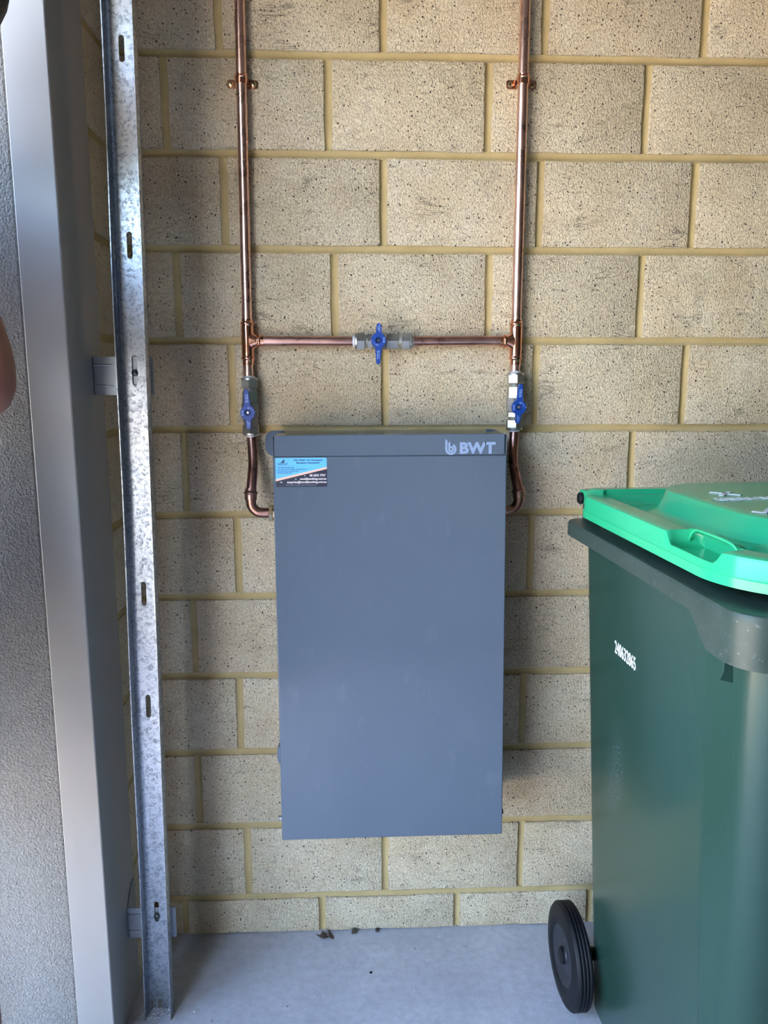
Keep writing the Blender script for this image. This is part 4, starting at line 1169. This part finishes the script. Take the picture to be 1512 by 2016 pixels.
fore = lambda x, y, z: z < 1.27 and z > 1.12 and (y > 0.085 or abs(x) > 0.165)
shell('shirt', lambda x, y, z: 0.90 < z < 1.525 and not (abs(x) > 0.15 and z < 1.365) and not fore(x, y, z), lambda x, y, z: 0.010 + 0.006 * (z < 1.05), 'navy')
shell('shorts', lambda x, y, z: 0.54 < z < 0.97, lambda x, y, z: 0.014 + 0.012 * max(0, 0.75 - z) / 0.2, 'shorts')
for s_ in (1, -1): shell('boot', lambda x, y, z: z < 0.19 and x * s_ > 0, 0.011, 'boot')
shell('hair', lambda x, y, z: z > 1.735 or (z > 1.60 and y < 0.0) or (z > 1.67 and y < 0.03), 0.013, 'hair')
def blob(name, c, r, mat, seg=12):
    m = MB(); rg = []
    for i in range(1, 8):
        t = PI * i / 8
        rg.append([(c[0] + r[0] * math.sin(t) * math.cos(2 * PI * k / seg), c[1] + r[1] * math.sin(t) * math.sin(2 * PI * k / seg), c[2] + r[2] * math.cos(t)) for k in range(seg)])
    return m.loft(rg).build(name, mat, person, PB, smooth=80)
for s_ in (1, -1):
    blob('eye', q(s_ * 0.030, 0.099, 1.690), (0.011, 0.010, 0.007), 'eye'); blob('iris', q(s_ * 0.030, 0.107, 1.690), (0.005, 0.005, 0.005), 'hair'); blob('eyebrow', q(s_ * 0.031, 0.105, 1.708), (0.014, 0.009, 0.004), 'hair')
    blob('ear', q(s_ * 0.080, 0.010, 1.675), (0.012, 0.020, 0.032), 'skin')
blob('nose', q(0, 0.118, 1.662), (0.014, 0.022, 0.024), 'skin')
blob('mouth', q(0, 0.090, 1.625), (0.026, 0.012, 0.008), 'lip')

# ------------------------------------------------------------------ litter on the floor
def clod(name, label, loc, r, seed, mat, flat_=0.7):
    R = random.Random(seed); bm = bmesh.new()
    bmesh.ops.create_icosphere(bm, subdivisions=2, radius=1.0)
    for v in bm.verts:
        k = 1 + R.uniform(-0.3, 0.3); v.co = Vector((v.co.x * r[0] * k, v.co.y * r[1] * k, max(v.co.z, -0.6) * r[2] * k * flat_ + r[2] * 0.4))
    mz = min(v.co.z for v in bm.verts)
    for v in bm.verts: v.co.z -= mz
    me = bpy.data.meshes.new(name); bm.to_mesh(me); bm.free()
    o = finish(me, name, mat, None, 60); o.location = loc
    return tag(o, label, 'debris')
clod('dirt_clod', 'larger brown dirt clod on the floor against the wall below the cabinet', (-0.0055, -0.008, 0), (0.0065, 0.0055, 0.0075), 1, 'dirt')
clod('dirt_clod', 'smaller brown dirt clod on the floor right of the larger clod', (0.0456, -0.006, 0), (0.004, 0.004, 0.006), 2, 'dirt')
clod('black_pebble', 'tiny black pebble alone on the open concrete floor', (0.029, -0.128, 0), (0.0025, 0.0025, 0.003), 3, 'rubber')
lf = MB()
R = random.Random(5)
for k in range(5):
    a0 = R.uniform(0, PI); cx, cy = R.uniform(-0.012, 0.012), R.uniform(-0.006, 0.006)
    n = 7; L_ = R.uniform(0.008, 0.017); W_ = R.uniform(0.002, 0.005)
    top, bot = [], []
    for i in range(n + 1):
        t = i / n * 2 - 1; w = W_ * (1 - t * t) + 0.0003
        ux, uy = math.cos(a0), math.sin(a0); z = 0.0018 + 0.004 * (t * t) + k * 0.0012
        top.append((cx + ux * t * L_ - uy * w, cy + uy * t * L_ + ux * w, z + 0.001)); bot.append((cx + ux * t * L_ + uy * w, cy + uy * t * L_ - ux * w, z))
    vs_ = top + bot[::-1]
    lf.loft([[(x, y, z - 0.0007) for x, y, z in vs_], vs_])
mz = min(p[2] for p in lf.v); lf.v = [(x, y, z - mz) for x, y, z in lf.v]
lo_ = lf.build('dead_leaf', 'leaf', smooth=40); lo_.location = (-0.062, -0.020, 0)
tag(lo_, 'crumpled dead leaf on the floor left of the dirt clods', 'debris')
cr = MB(); R = random.Random(11)
for k in range(90):
    x, y = -0.383 + R.gauss(0, 0.020), -0.212 + R.gauss(0, 0.012); s_ = R.uniform(0.0006, 0.0022)
    a_ = R.uniform(0, PI)
    pts = [(x + s_ * math.cos(a_ + t), y + s_ * math.sin(a_ + t)) for t in (0, 1.4, 3.0, 4.5)]
    cr.loft([[(p, r_, 0.0) for p, r_ in pts], [(x + (p - x) * 0.6, y + (r_ - y) * 0.6, s_ * 0.9) for p, r_ in pts]])
co = cr.build('mortar_crumbs', 'crumb', smooth=None); co['kind'] = 'stuff'
tag(co, 'pale mortar crumbs scattered round the foot of the track', 'crumbs')
